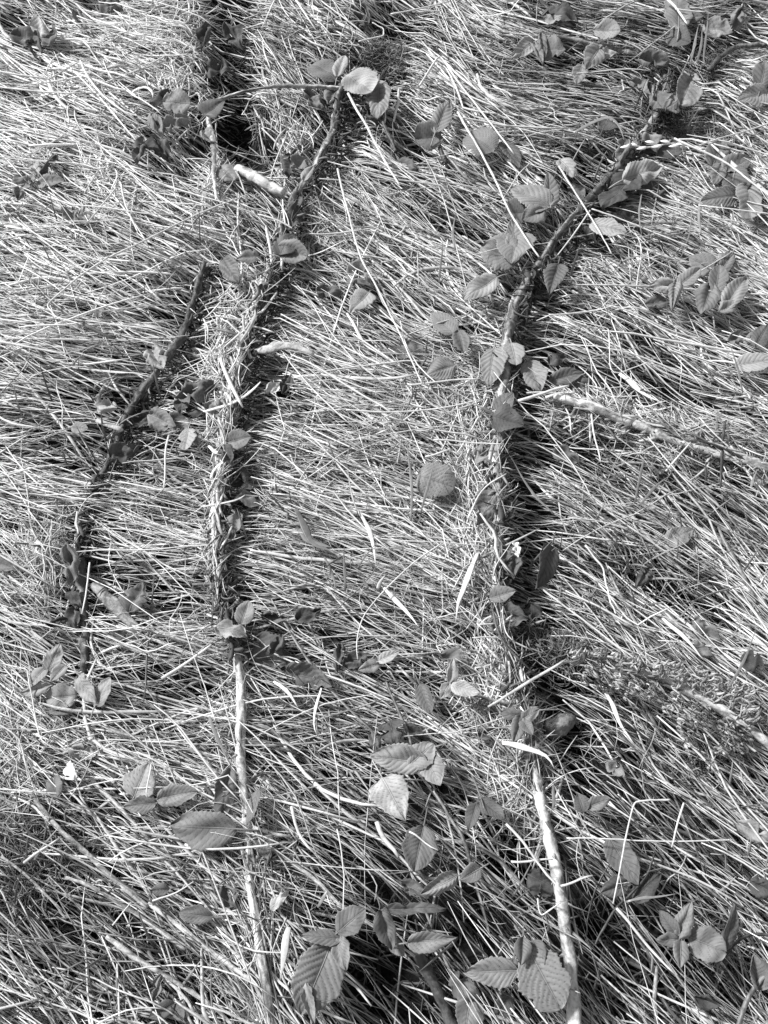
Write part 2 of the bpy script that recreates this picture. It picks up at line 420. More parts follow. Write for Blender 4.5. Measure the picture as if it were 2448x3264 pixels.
def build_mat():
    Ps, Rs, Fs, Sh, Rl = [], [], [], [], []
    # wisps: straws of one tuft combed over together
    nc = 7700
    cx, cy = spots(nc)
    nc = len(cx)
    per = rng.integers(3, 12, nc)
    ci = np.repeat(np.arange(nc), per)
    N = len(ci)
    lay = rng.uniform(0, 1, nc) ** 0.9
    cang = rng.normal(0, 0.22, nc); csh = rng.normal(0, .13, nc)
    th = samp(ANG, cx, cy)
    lat = rng.normal(0, .010, N); lon = rng.normal(0, .055, N)
    x = cx[ci] + lon * np.cos(th[ci]) - lat * np.sin(th[ci]); y = cy[ci] + lon * np.sin(th[ci]) + lat * np.cos(th[ci])
    L = rng.lognormal(math.log(.165), .45, N).clip(.05, .42)
    z = lay[ci] * MAT_T + rng.normal(0, .0025, N)
    P = strands(x, y, L, cang[ci] + rng.normal(0, .09, N), rng.normal(0, .16, N), z, rng.normal(0, .03, N))
    r_ = rng.lognormal(math.log(.00076), .42, N).clip(.00035, .0021)
    Ps.append(P); Rs.append(r_); Fs.append(rng.choice([1, .7, .2], N, p=[.5, .22, .28]))
    Sh.append(.06 + .66 * lay[ci] + csh[ci] + rng.normal(0, .17, N))  # lower straws darker: rot, plus shade of the gaps put into their tone
    # stray straws lying across
    x, y = spots(9500); N = len(x)
    lay = rng.uniform(.2, 1.1, N)
    L = rng.lognormal(math.log(.12), .55, N).clip(.03, .4)
    P = strands(x, y, L, rng.normal(0, .5, N), rng.normal(0, .35, N), lay * MAT_T, rng.normal(0, .05, N), bow=rng.normal(.0, .003, N), kink=(rng.uniform(-.3, .4, N), rng.normal(0, .5, N) * (rng.uniform(0, 1, N) < .3)))
    Ps.append(P); Rs.append(rng.lognormal(math.log(.00082), .35, N).clip(.0004, .002)); Fs.append(rng.choice([1, .3], N, p=[.8, .2]))
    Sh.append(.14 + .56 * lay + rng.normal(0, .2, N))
    # wide split blades
    x, y = spots(3200); N = len(x)
    lay = rng.uniform(.1, 1.05, N)
    P = strands(x, y, rng.uniform(.04, .2, N), rng.normal(0, .4, N), rng.normal(0, 1.0, N), lay * MAT_T, rng.normal(0, .04, N))
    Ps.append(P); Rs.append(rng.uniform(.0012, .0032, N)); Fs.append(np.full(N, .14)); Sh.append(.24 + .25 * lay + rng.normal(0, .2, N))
    # fine hair-like wisps that soften the mat
    x, y = spots(9000); N = len(x)
    lay = rng.uniform(.6, 1.12, N)
    P = strands(x, y, rng.lognormal(math.log(.055), .5, N).clip(.015, .16), rng.normal(0, .55, N), rng.normal(0, 1.1, N), lay * MAT_T, rng.normal(0, .07, N), bow=rng.normal(.001, .003, N))
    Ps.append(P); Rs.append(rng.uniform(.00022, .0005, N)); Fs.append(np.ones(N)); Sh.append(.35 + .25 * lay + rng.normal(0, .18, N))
    # crushed short chaff over the whole mat
    x, y = spots(15000); N = len(x)
    P = strands(x, y, rng.uniform(.012, .06, N), rng.uniform(-1.6, 1.6, N), rng.normal(0, .6, N), rng.uniform(.1, 1.05, N) * MAT_T, rng.normal(0, .12, N))
    Ps.append(P); Rs.append(rng.uniform(.0003, .0009, N)); Fs.append(np.ones(N)); Sh.append(rng.normal(.45, .2, N))
    # places where it is trodden into short broken bits: (x, y, rx, ry, count, direction, spread, lengths in m, base height)
    for (qx, qy, rx, ry, cnt, a0, sp, l0, l1, zb, sh) in [
        (700,1300,45,330,520,95,.9,.02,.09,.040,.62),(775,1150,40,250,260,70,1.2,.015,.06,.042,.6),(690,1680,40,200,280,85,.7,.02,.1,.040,.62),
        (1510,1520,80,300,800,95,.75,.02,.11,.036,.66),(1440,1250,110,90,330,60,1.3,.02,.09,.035,.55),(1560,1850,60,260,480,75,.8,.02,.1,.040,.6),
        (590,170,90,200,700,95,.8,.02,.1,.036,.68),(660,300,60,120,260,60,.9,.02,.09,.036,.6),(690,520,40,160,200,92,.5,.03,.1,.036,.55),
        (330,560,60,80,260,80,.8,.02,.09,.036,.6),(1660,2450,90,250,620,70,.8,.03,.1,.038,.62),(1560,2180,90,200,340,60,.9,.02,.09,.036,.6),
        (870,3080,80,220,240,78,.35,.05,.16,.034,.62),(820,2850,60,200,300,80,.6,.03,.1,.036,.55),(60,2350,90,200,500,75,.8,.02,.07,.034,.55),
        (1900,1330,150,60,420,25,.6,.02,.09,.042,.56),(2200,1430,170,60,500,22,.5,.02,.1,.044,.62),(960,450,60,60,160,90,.5,.03,.08,.036,.55),
        (150,1780,100,120,340,65,.7,.03,.1,.036,.6),(2330,470,110,80,240,40,1.2,.02,.08,.036,.5),(1000,620,50,200,240,70,.8,.02,.09,.036,.6),
        (740,2450,30,320,90,88,.5,.02,.09,.036,.55),(1140,320,60,120,160,55,.8,.03,.08,.04,.55),(2080,300,80,150,240,60,1.2,.015,.05,.04,.45),(420,2880,260,230,420,37,.12,.14,.34,.036,.52),(250,3080,260,150,220,38,.14,.12,.3,.03,.46),(650,2980,170,200,220,38,.14,.1,.3,.034,.5)]:
        cnt = int(cnt * .7)
        a = rng.normal(0, 1, (cnt, 2)) * .55
        p = at(qx + rx * a[:, 0], qy + ry * a[:, 1], .03)
        A = math.radians(a0)
        g0 = at(qx, qy); g1 = at(qx + 8 * math.cos(A), qy + 8 * math.sin(A))
        th = math.atan2(g1[1] - g0[1], g1[0] - g0[0])
        P = strands(p[:, 0], p[:, 1], rng.uniform(l0, l1, cnt), th + rng.normal(0, sp, cnt), rng.normal(0, .6, cnt), rng.uniform(zb - .022, zb + .008, cnt), rng.normal(0, .15, cnt), follow=0, hf=.4,
                    kink=(rng.uniform(-.3, .3, cnt), rng.normal(0, .8, cnt) * (rng.uniform(0, 1, cnt) < .3)))
        Ps.append(P); Rs.append(rng.uniform(.0004, .0012, cnt)); Fs.append(rng.choice([1, .3], cnt)); Sh.append(rng.normal(sh, .17, cnt))
    # thin straws lying over everything
    x, y = spots(900); N = len(x)
    P = strands(x, y, rng.lognormal(math.log(.15), .5, N).clip(.04, .4), rng.normal(.05, .42, N), rng.normal(0, .25, N), rng.uniform(.046, .06, N), rng.normal(0, .04, N), kink=(rng.uniform(-.3, .4, N), rng.normal(0, .6, N) * (rng.uniform(0, 1, N) < .3)))
    Ps.append(P); Rs.append(rng.lognormal(math.log(.0009), .3, N).clip(.0004, .0016)); Fs.append(np.ones(N)); Sh.append(rng.normal(.72, .14, N))
    # bark fibres and straw caught along the canes
    for pth, cnt, spx, hi in [(BARE, 720, 19, .056), (THORNY, 480, 19, .057), (SIDE, 420, 26, .060), (TWIGC, 30, 12, .034)]:
        c = np.array([q[:3] for q in pth], float)
        d = np.concatenate([[0], np.cumsum(np.hypot(np.diff(c[:, 0]), np.diff(c[:, 1])))])
        u = rng.uniform(.16 if pth is BARE else .34 if pth is THORNY else 0, 1 if pth is not THORNY else .82, cnt) * d[-1]
        x = np.interp(u, d, c[:, 0]); y = np.interp(u, d, c[:, 1])
        x2 = np.interp(u + 8, d, c[:, 0]); y2 = np.interp(u + 8, d, c[:, 1])
        off = rng.normal(-.25, 1, cnt) * spx * .8
        p0 = at(x + off, y, hi - .01); p1 = at(x2 + off + .01, y2 + .5, hi - .01)
        th = np.arctan2(p1[:, 1] - p0[:, 1], p1[:, 0] - p0[:, 0])
        sp = np.where(rng.uniform(0, 1, cnt) < .4, .25, 1.0)
        zz = hi + rng.uniform(-.014, .003, cnt) - (off / spx) ** 2 * .006 - np.where((u > (.56 if pth is BARE else .74) * d[-1]) & (pth is BARE or pth is THORNY), .012, 0)
        P = strands(p0[:, 0], p0[:, 1], rng.lognormal(math.log(.04), .5, cnt).clip(.012, .12), th + rng.normal(0, 1, cnt) * sp, rng.normal(0, .5, cnt), zz, rng.normal(0, .08, cnt), follow=0, hf=0)
        Ps.append(P); Rs.append(np.where(rng.uniform(0, 1, cnt) < .22, rng.uniform(.0014, .0032, cnt), rng.uniform(.0003, .0011, cnt))); Fs.append(rng.choice([.7, .2], cnt)); Sh.append(rng.normal(.5, .22, cnt))
    P = np.concatenate(Ps); r_ = np.concatenate(Rs); f = np.concatenate(Fs); sh = np.concatenate(Sh)
    sh = sh + samp(TONE_OFF, P[:, 4, 0], P[:, 4, 1])
    wav = rng.normal(0, .0016, (len(P), 3)); ph = rng.uniform(0, 6.28, (len(P), 1)); q8 = np.linspace(0, 1, 8)[None] * rng.uniform(3, 9, (len(P), 1)) + ph
    P[..., 0] += wav[:, :1] * np.sin(q8); P[..., 1] += wav[:, 1:2] * np.cos(q8); P[..., 2] += .5 * wav[:, 2:] * np.sin(q8 * 1.3)
    own = np.concatenate([np.full(len(q), k) for k, q in enumerate(Fs)])
    keep = (rng.uniform(0, 1, len(sh)) > .93 * np.max([samp(HOL, P[:, k, 0], P[:, k, 1]) for k in (3, 4, 5)], 0)) | (own >= len(Fs) - 4)     # few straws bridge a hollow
    P, r_, f, sh = P[keep], r_[keep], f[keep], sh[keep]
    N, K, _ = P.shape
    tap = np.array([.55, .85, 1, 1, .97, .93, .8, .4])[None]
    flip = rng.uniform(0, 1, N) < .5
    r_ = r_ * np.clip(np.hypot(P[:, 4, 1], CAM_H) / 1.08, .7, 1.3) ** .8
    rr = r_[:, None] * np.where(flip[:, None], tap, tap[:, ::-1])
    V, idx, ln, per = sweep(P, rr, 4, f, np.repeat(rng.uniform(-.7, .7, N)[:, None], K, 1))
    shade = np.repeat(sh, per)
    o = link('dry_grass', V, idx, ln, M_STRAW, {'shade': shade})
    tag(o, 'flattened mat of pale dry grass stalks covering the whole ground', 'dry grass', kind='stuff')
    print('straws', N)
build_mat()

def build_litter():
    """dark rotting bits low in the hollows and between the straws"""
    dens = np.clip(.25 + 1.2 * HOL, 0, 1.4)
    x, y = spots(16000, dens); N = len(x)
    P = strands(x, y, rng.uniform(.008, .07, N), rng.uniform(-1.6, 1.6, N), rng.normal(0, 1.0, N), rng.uniform(-.002, .016, N), rng.normal(0, .25, N))
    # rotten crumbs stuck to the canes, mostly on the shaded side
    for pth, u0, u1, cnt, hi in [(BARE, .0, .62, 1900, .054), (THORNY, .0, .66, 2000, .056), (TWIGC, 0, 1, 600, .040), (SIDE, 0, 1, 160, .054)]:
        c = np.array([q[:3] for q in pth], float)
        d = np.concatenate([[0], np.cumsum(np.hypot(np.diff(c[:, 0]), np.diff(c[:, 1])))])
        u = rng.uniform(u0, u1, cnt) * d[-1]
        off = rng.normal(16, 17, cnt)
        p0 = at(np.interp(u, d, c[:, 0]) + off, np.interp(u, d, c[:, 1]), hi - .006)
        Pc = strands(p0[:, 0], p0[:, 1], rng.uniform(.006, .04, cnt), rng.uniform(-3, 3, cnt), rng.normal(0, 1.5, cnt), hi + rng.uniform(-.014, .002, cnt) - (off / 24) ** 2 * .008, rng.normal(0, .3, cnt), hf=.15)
        P = np.concatenate([P, Pc])
    N = len(P)
    r_ = rng.lognormal(math.log(.0011), .5, N).clip(.0004, .004)[:, None] * np.array([.5, .9, 1, 1, 1, .9, .8, .4])[None]
    V, idx, ln, per = sweep(P, r_, 4, rng.choice([1, .25], N), np.repeat(rng.uniform(-1, 1, N)[:, None], 8, 1))
    o = link('plant_litter', V, idx, ln, M_LITTER, {'shade': np.repeat(rng.normal(.5, .22, N), per)})
    tag(o, 'dark rotting bits of stalk and leaf lying in the hollows', 'litter', kind='stuff')
build_litter()

def build_green():
    """living grass: thin grey blades standing up through the straw"""
    Ps = []; Rs = []
    regs = [(2150,1500,320,180,150),(2050,1850,280,160,90),(1250,1500,280,260,70),(900,1750,200,180,40),(250,1350,240,260,90),(300,800,300,200,60),(2000,480,250,200,60),
            (2200,700,220,200,60),(1900,1000,250,200,60),(400,3100,300,150,60),(100,2800,120,220,60),(1800,2900,400,250,60),(1100,2450,250,150,30),(2330,2600,120,250,40),(1500,300,300,200,40)]
    for (qx, qy, rx, ry, cnt) in regs:
        a = rng.normal(0, .6, (cnt, 2))
        p = at(qx + rx * a[:, 0], qy + ry * a[:, 1], .025)
        h = rng.uniform(.02, .075, cnt)
        th = rng.uniform(0, 6.28, cnt); lean = rng.uniform(.15, .8, cnt)
        s = np.linspace(0, 1, 8)[None]
        out = h[:, None] * lean[:, None] * (s ** 1.6)
        P = np.stack([p[:, :1] + out * np.cos(th)[:, None], p[:, 1:2] + out * np.sin(th)[:, None], .012 + h[:, None] * (s - .35 * lean[:, None] * s ** 2)], -1)
        Ps.append(P); Rs.append(rng.uniform(.0008, .0022, cnt))
    P = np.concatenate(Ps); N = len(P)
    r_ = np.concatenate(Rs)[:, None] * np.array([.8, 1, 1, 1, .9, .75, .5, .08])[None]
    V, idx, ln, per = sweep(P, r_, 4, np.full(N, .16), np.repeat(rng.uniform(-1.2, 1.2, N)[:, None], 8, 1))
    o = link('green_grass', V, idx, ln, M_GRASS, {'shade': np.repeat(rng.normal(.5, .2, N), per)})
    tag(o, 'thin living grass blades standing up through the dry straw', 'grass', kind='stuff')
build_green()

def build_moss():
    Ps = []; Rs = []
    regs = [(110,2620,120,120,600),(250,2720,130,110,450),(60,2850,80,90,250),(1185,160,45,50,500),(1260,180,40,60,300),(120,2480,100,60,500),(1830,2080,90,60,600),
            (2180,390,60,40,200),(2270,200,60,40,300),(1980,170,110,18,400),(820,2380,50,60,300),(2200,2440,70,60,300),(1700,2040,50,40,250),(420,3180,70,50,200),(240,2560,60,50,250),(2300,3000,50,30,120)]
    for (qx, qy, rx, ry, cnt) in regs:
        a = rng.normal(0, .55, (cnt, 2))
        p = at(qx + rx * a[:, 0], qy + ry * a[:, 1], .03)
        h = rng.uniform(.008, .024, cnt)
        th = rng.uniform(0, 6.28, cnt); turn = rng.normal(0, 2, cnt)
        s = np.linspace(0, 1, 6)[None]
        t2 = th[:, None] + turn[:, None] * s
        up = rng.uniform(.1, .9, cnt)[:, None]
        P = np.stack([p[:, :1] + h[:, None] * s * np.cos(t2), p[:, 1:2] + h[:, None] * s * np.sin(t2), rng.uniform(.012, .038, cnt)[:, None] * (1 - .3 * np.hypot(a[:, 0], a[:, 1])[:, None]) + h[:, None] * up * np.sin(s * 2.2) * .6], -1)
        Ps.append(P); Rs.append(rng.uniform(.0003, .0009, cnt))
    P = np.concatenate(Ps); N = len(P)
    r_ = np.concatenate(Rs)[:, None] * np.array([.8, 1, 1, .9, .7, .2])[None]
    V, idx, ln, per = sweep(P, r_, 3)
    o = link('moss', V, idx, ln, M_MOSS, {'shade': np.repeat(rng.normal(.5, .22, N), per)})
    tag(o, 'tangled dark tufts of moss growing between the canes and straw', 'moss', kind='stuff')
build_moss()

# ------------------------------------------------------------------ canes, twigs and dry stalks
def cane_path(pts, z):
    """pts: (x, y, width in px[, extra height]) traced along the photograph; lies on the mat"""
    out = []
    for q in pts:
        r_ = q[2] * .40 * px_size(q[1])
        zz = z + r_ + (q[3] if len(q) > 3 else 0)
        p = at(q[0], q[1], zz)
        out.append([p[0], p[1], p[2], r_])
    return np.array(out)
def cane_mesh(pts, z, S=14, lump=0.12, seed=0, node=None, bury=0.0):
    r0 = np.random.default_rng(seed)
    c = smooth_path(cane_path(pts, z), 0.0035)
    n_ = len(c)
    wob = np.convolve(r0.normal(0, 1, n_ + 20), np.ones(9) / 9, 'same')[10:10 + n_]
    rad = c[:, 3] * (1 + lump * wob)
    if node:
        for k in range(int(r0.integers(0, node)), n_, node):
            rad *= 1 + .12 * np.exp(-((np.arange(n_) - k) / 1.6) ** 2)
    P = c[:, :3].copy()
    P[:, 2] += bury * np.convolve(r0.normal(0, 1, n_ + 60), np.ones(31) / 5.5, 'same')[30:30 + n_]
    P[:, :2] += (np.convolve(r0.normal(0, 1, n_ + 20), np.ones(11) / 11, 'same')[10:10 + n_, None]) * .0012 * np.array([1, .4])
    V, idx, ln, per = sweep(P[None], rad[None], S)
    ang = r0.normal(0, 1, (n_, S))
    for _ in range(2): ang = (ang + np.roll(ang, 1, 0) + np.roll(ang, 1, 1)) / 3
    ctr = np.repeat(P, S, 0)
    V = ctr + (V - ctr) * (1 + (lump * 1.2 + .16) * ang.reshape(-1, 1))
    return V, idx, ln, P, rad
def cane(name, pts, mat, shade, label, cat, z=.030, S=14, lump=.12, seed=0, group=None, node=None, var=.12, prof=None, bury=.0012):
    V, idx, ln, P, rad = cane_mesh(pts, z, S, lump, seed, node, bury)
    r0 = np.random.default_rng(seed + 50)
    st = r0.normal(0, 1, (len(P) + 40, S))
    st = np.apply_along_axis(lambda q: np.convolve(q, np.ones(19) / 4.4, 'same'), 0, st)[20:20 + len(P)]
    st = st + .5 * np.roll(st, 1, 1)
    sh = shade + var * st.ravel() + r0.normal(0, .09, len(V))
    if prof:      # bark that is dark and rotten along one stretch, bleached along another
        f = np.linspace(0, 1, len(P)); sh = sh + np.repeat(np.interp(f, [q[0] for q in prof], [q[1] for q in prof]), S)
    sh = sh + np.tile(r0.normal(0, .07, S), len(P))
    o = link(name, V, idx, ln, mat, {'shade': sh})
    tag(o, label, cat, group)
    return o, P, rad
def thorns(o, P, rad, ks, seed, L=.0055):
    """small curved prickles, each a part of its cane"""
    r0 = np.random.default_rng(seed)
    base = None
    for k in ks:
        k = min(max(2, k), len(P) - 3)
        t = unit(P[k + 1] - P[k - 1])
        up = np.array([0, 0, 1.]); sd_ = unit(np.cross(t, up))
        a = r0.uniform(-.3, 3.4)
        nrm = unit(sd_ * math.cos(a) * (1 if a < 3.2 else -1) + np.cross(sd_, t) * math.sin(a))
        s = np.linspace(0, 1, 5)[:, None]
        Lk = L * r0.uniform(.7, 1.3)
        c = P[k] + nrm * (rad[k] * .85 + Lk * s) + t * (.45 * Lk * s ** 2)
        V, idx, ln, per = sweep(c[None], (np.array([[.0022, .0014, .0009, .0005, .0001]])) * Lk / .0055, 6)
        link('thorn', V, idx, ln, M_CANE, {'shade': np.full(len(V), .45)}, o)

o, P, rad = cane('bramble_cane', BARE, M_CANE, .52, 'longest pale bramble cane with flaking bark, straw heaped against its sides', 'bramble cane', .035, 16, .08, 3, 'thick bramble canes lying on the straw', 40, .2, [(0,-.38),(.22,-.38),(.3,-.22),(.5,-.14),(.62,.0),(.72,.08),(1,-.05)], .0035)
thorns(o, P, rad, range(30, len(P) - 20, 17), 4, .005)
o, P, rad = cane('bramble_cane', THORNY, M_CANE, .50, 'bramble cane set with small thorns, its smooth lower end bare of straw', 'bramble cane', .039, 16, .04, 7, 'thick bramble canes lying on the straw', 36, .14, [(0,-.15),(.12,-.05),(.18,-.36),(.36,-.34),(.5,-.16),(.7,-.02),(1,.04)], .0028)
n_ = len(P)
thorns(o, P, rad, list(range(int(n_ * .60), n_ - 6, 6)) + list(range(20, int(n_ * .6), 31)), 5, .0055)
cane('bramble_cane', SIDE, M_CANE, .56,
     'pale side cane with ragged bark running off sideways from the dark hollow', 'bramble cane', .051, 14, .12, 9, 'thick bramble canes lying on the straw', 17, .15, None, .003)
cane('bramble_cane', [(1960,2136,20),(2050,2150,26),(2130,2168,28),(2220,2215,30),(2300,2255,34),(2380,2310,36),(2480,2390,40)], M_CANE, .58,
     'pale cane that the withered fern lies over, coming out thicker past it', 'bramble cane', .044, 12, .05, 10, 'thick bramble canes lying on the straw')
cane('bramble_cane', [(756,538,44),(800,560,46),(850,588,44),(905,616,34)], M_CANE, .56, 'short thick stump of bare cane, palest of all, lying aslant where two canes meet', 'bramble cane', .030, 16, .08, 12, None, None, .2)
cane('twig', [(q[0], q[1], q[2] * 1.15) for q in TWIGC],
     M_TWIG, .36, 'dark knobbly twig, half buried, curving down beside the longest pale cane', 'twig', (.031), 12, .35, 13, 'dark dead twigs', 9, .12, None, .0025)
cane('twig', [(258,1780,26),(262,1880,36),(266,1960,36),(270,2050,36),(272,2150,26)], M_TWIG, .34, 'short upright black twig sunk in a hollow above the heart shaped leaf', 'twig', .026, 10, .25, 14, 'dark dead twigs', 9)
cane('twig', [(640,338,12),(700,318,12),(760,298,12),(830,282,11),(910,273,14),(1010,274,15),(1110,282,14)], M_CANE, .45, 'thin pale twig reaching sideways from the cane fork to a dark folded leaf', 'twig', .046, 8, .12, 15, None, 12)
cane('twig', [(1740,112,14),(1830,125,16),(1900,140,18),(1980,162,20),(2050,178,18),(2110,190,16)], M_TWIG, .55, 'mossy twig lying nearly level between small leaves and the curled dead leaf', 'twig', .03, 8, .2, 16, 'dark dead twigs', 8)
cane('twig', [(2255,225,16),(2290,190,20),(2330,160,20),(2365,145,18),(2480,142,16)], M_TWIG, .55, 'bent mossy twig running out of the picture beyond the curled dead leaf', 'twig', .03, 8, .2, 17, 'dark dead twigs', 8)
cane('twig', [(2085,205,16),(2108,180,14),(2070,160,12)], M_TWIG, .45, 'hooked twig stub on the topmost end of the thorny cane', 'twig', .04, 8, .2, 44, 'dark dead twigs', 8)
cane('twig', [(655,330,16),(668,400,20),(680,470,22),(684,560,20),(690,640,14)], M_CANE, .50, 'upright pale stalk with torn bark below the dark folded leaf', 'twig', .044, 8, .25, 18)
cane('twig', [(1215,380,12),(1235,425,16),(1262,485,14)], M_TWIG, .22, 'short black twig stuck between straws near the bent double stalk', 'twig', .036, 8, .2, 19, 'dark dead twigs')
cane('twig', [(1400,470,14),(1418,510,20),(1425,520,12)], M_TWIG, .22, 'stubby black twig below the toothed upright leaf', 'twig', .034, 8, .2, 45, 'dark dead twigs')
cane('bramble_shoot', [(1385,2520,11),(1410,2560,13),(1445,2620,14),(1482,2690,15),(1502,2760,14),(1524,2840,13),(1545,2920,12),(1562,2990,10)], M_TWIG, .50, 'long thin dark stalk with a ridge, bowing down from the big ribbed leaf pair', 'shoot', .041, 8, .06, 20)
cane('bramble_shoot', [(1232,2170,10),(1256,2230,11),(1280,2290,13),(1300,2330,13),(1312,2375,10)], M_TWIG, .62, 'forked thin pale stalk standing over the broken dark dead leaf', 'shoot', .036, 8, .1, 21)
cane('bramble_shoot', [(1322,3020,44),(1350,3075,46),(1378,3130,46),(1406,3190,46),(1450,3290,46)], M_TWIG, .26, 'broad dark green stem like a strap rising from the lower edge to the leaves', 'stem', .02, 10, .05, 22)
cane('bramble_shoot', [(1420,2200,8),(1500,2212,10),(1570,2230,12),(1620,2245,12)], M_TWIG, .55, 'thin runner joining the small three part leaf to the thorny cane', 'shoot', .044, 8, .08, 23)
cane('bramble_shoot', [(1842,2590,10),(1838,2640,12),(1850,2690,14),(1862,2740,12)], M_TWIG, .42, 'dark wiry stalk below the pair of little leaves beside the thorny cane', 'shoot', .038, 8, .1, 24)
cane('bramble_shoot', [(2085,2720,7),(2060,2790,9),(2010,2850,11),(1965,2895,11),(1925,2960,9),(1900,3010,6)], M_TWIG, .2, 'thin black wiry stalk crossing the straw by the upright dark leaf', 'shoot', .046, 8, .1, 25)
cane('bramble_shoot', [(2290,3060,18),(2340,3010,15),(2375,2985,13),(2420,2978,12),(2480,2985,12)], M_TWIG, .22, 'black arched stalk leading off from the cluster of round leaflets', 'shoot', .046, 8, .1, 26)
cane('dry_stalk', [(2348,3290,20),(2375,3210,18),(2405,3150,16),(2480,3060,15)], M_TWIG, .62, 'stiff grey stalk slanting up and out through the lowest corner', 'dry stalk', .05, 8, .06, 27)

STALKS = 'stout dry stalks lying in the hollow of the lower corner'
for pts, sh, lab, sd_ in [
    ([(88,2515,18),(120,2560,24),(170,2622,26),(225,2676,26),(290,2735,26),(350,2790,28),(400,2830,28),(470,2892,26)], .55, 'stout smooth stalk cut square at its end, running down beside the moss', 31),
    ([(296,2590,12),(330,2640,16),(372,2706,18),(420,2772,18),(478,2855,16)], .74, 'straight bleached stalk, brightest of the stout ones, without bark', 32),
    ([(292,2490,22),(340,2535,24),(392,2585,22),(450,2650,18),(520,2735,16),(580,2800,14),(650,2880,12),(720,2950,10)], .55, 'tapering stalk starting thick near the white scrap', 33),
    ([(210,2796,20),(270,2816,22),(330,2846,22),(390,2884,24),(450,2925,22),(520,2976,22),(590,3028,20)], .48, 'mottled grey stalk below the cut one', 34),
    ([(470,2880,26),(540,2930,26),(610,2985,26),(680,3040,26),(750,3092,26),(820,3140,24)], .55, 'long jointed stalk continuing toward the longest cane', 35),
    ([(340,2985,24),(400,3030,30),(455,3070,32),(520,3105,28),(600,3155,24),(700,3225,20),(760,3290,20)], .55, 'peeling stalk with frayed bark crossing under the others', 36),
    ([(500,3100,16),(560,3150,18),(600,3200,18),(640,3290,16)], .74, 'short forked bleached stalk by the lower edge', 37),
    ([(0,2730,16),(50,2765,14),(110,2815,14),(170,2875,12),(210,2930,10)], .62, 'slender bleached stalk entering from the side edge', 38),
    ([(100,2440,14),(160,2475,14),(220,2520,14),(270,2570,14),(296,2600,12)], .58, 'bent stalk meeting the bleached one at a joint', 39),
    ([(40,2540,12),(100,2570,14),(150,2615,14),(180,2625,12)], .68, 'short pale spur leaning on the cut stalk', 40),
    ([(590,2690,16),(640,2720,18),(700,2755,20),(760,2795,16)], .72, 'pale stalk bundle edge lying under the big smooth leaf', 41),
    ([(440,2770,12),(520,2825,14),(600,2880,14),(690,2950,12),(790,3030,12)], .58, 'thin even stalk parallel to the jointed one', 42),
    ([(1000,2500,14),(1050,2545,20),(1100,2590,20),(1180,2650,18),(1260,2715,18),(1330,2790,16),(1365,2825,14)], .60, 'long stalk passing under the pale big leaf and the ribbed one', 43),
    ([(816,2690,18),(880,2720,20),(950,2765,24),(1020,2820,22),(1080,2880,20),(1200,2960,16),(1320,3050,14)], .60, 'stalk slanting from the longest cane down to the leaf cluster', 46)]:
    cane('dry_stalk', [(q[0], q[1], q[2] * .66) for q in pts], M_CANE, sh - .05, lab, 'dry stalk', .043 if sd_ < 43 else .038, 10, .05, sd_, STALKS if sd_ < 43 else 'stout dry stalks in the open straw', 21, .09)

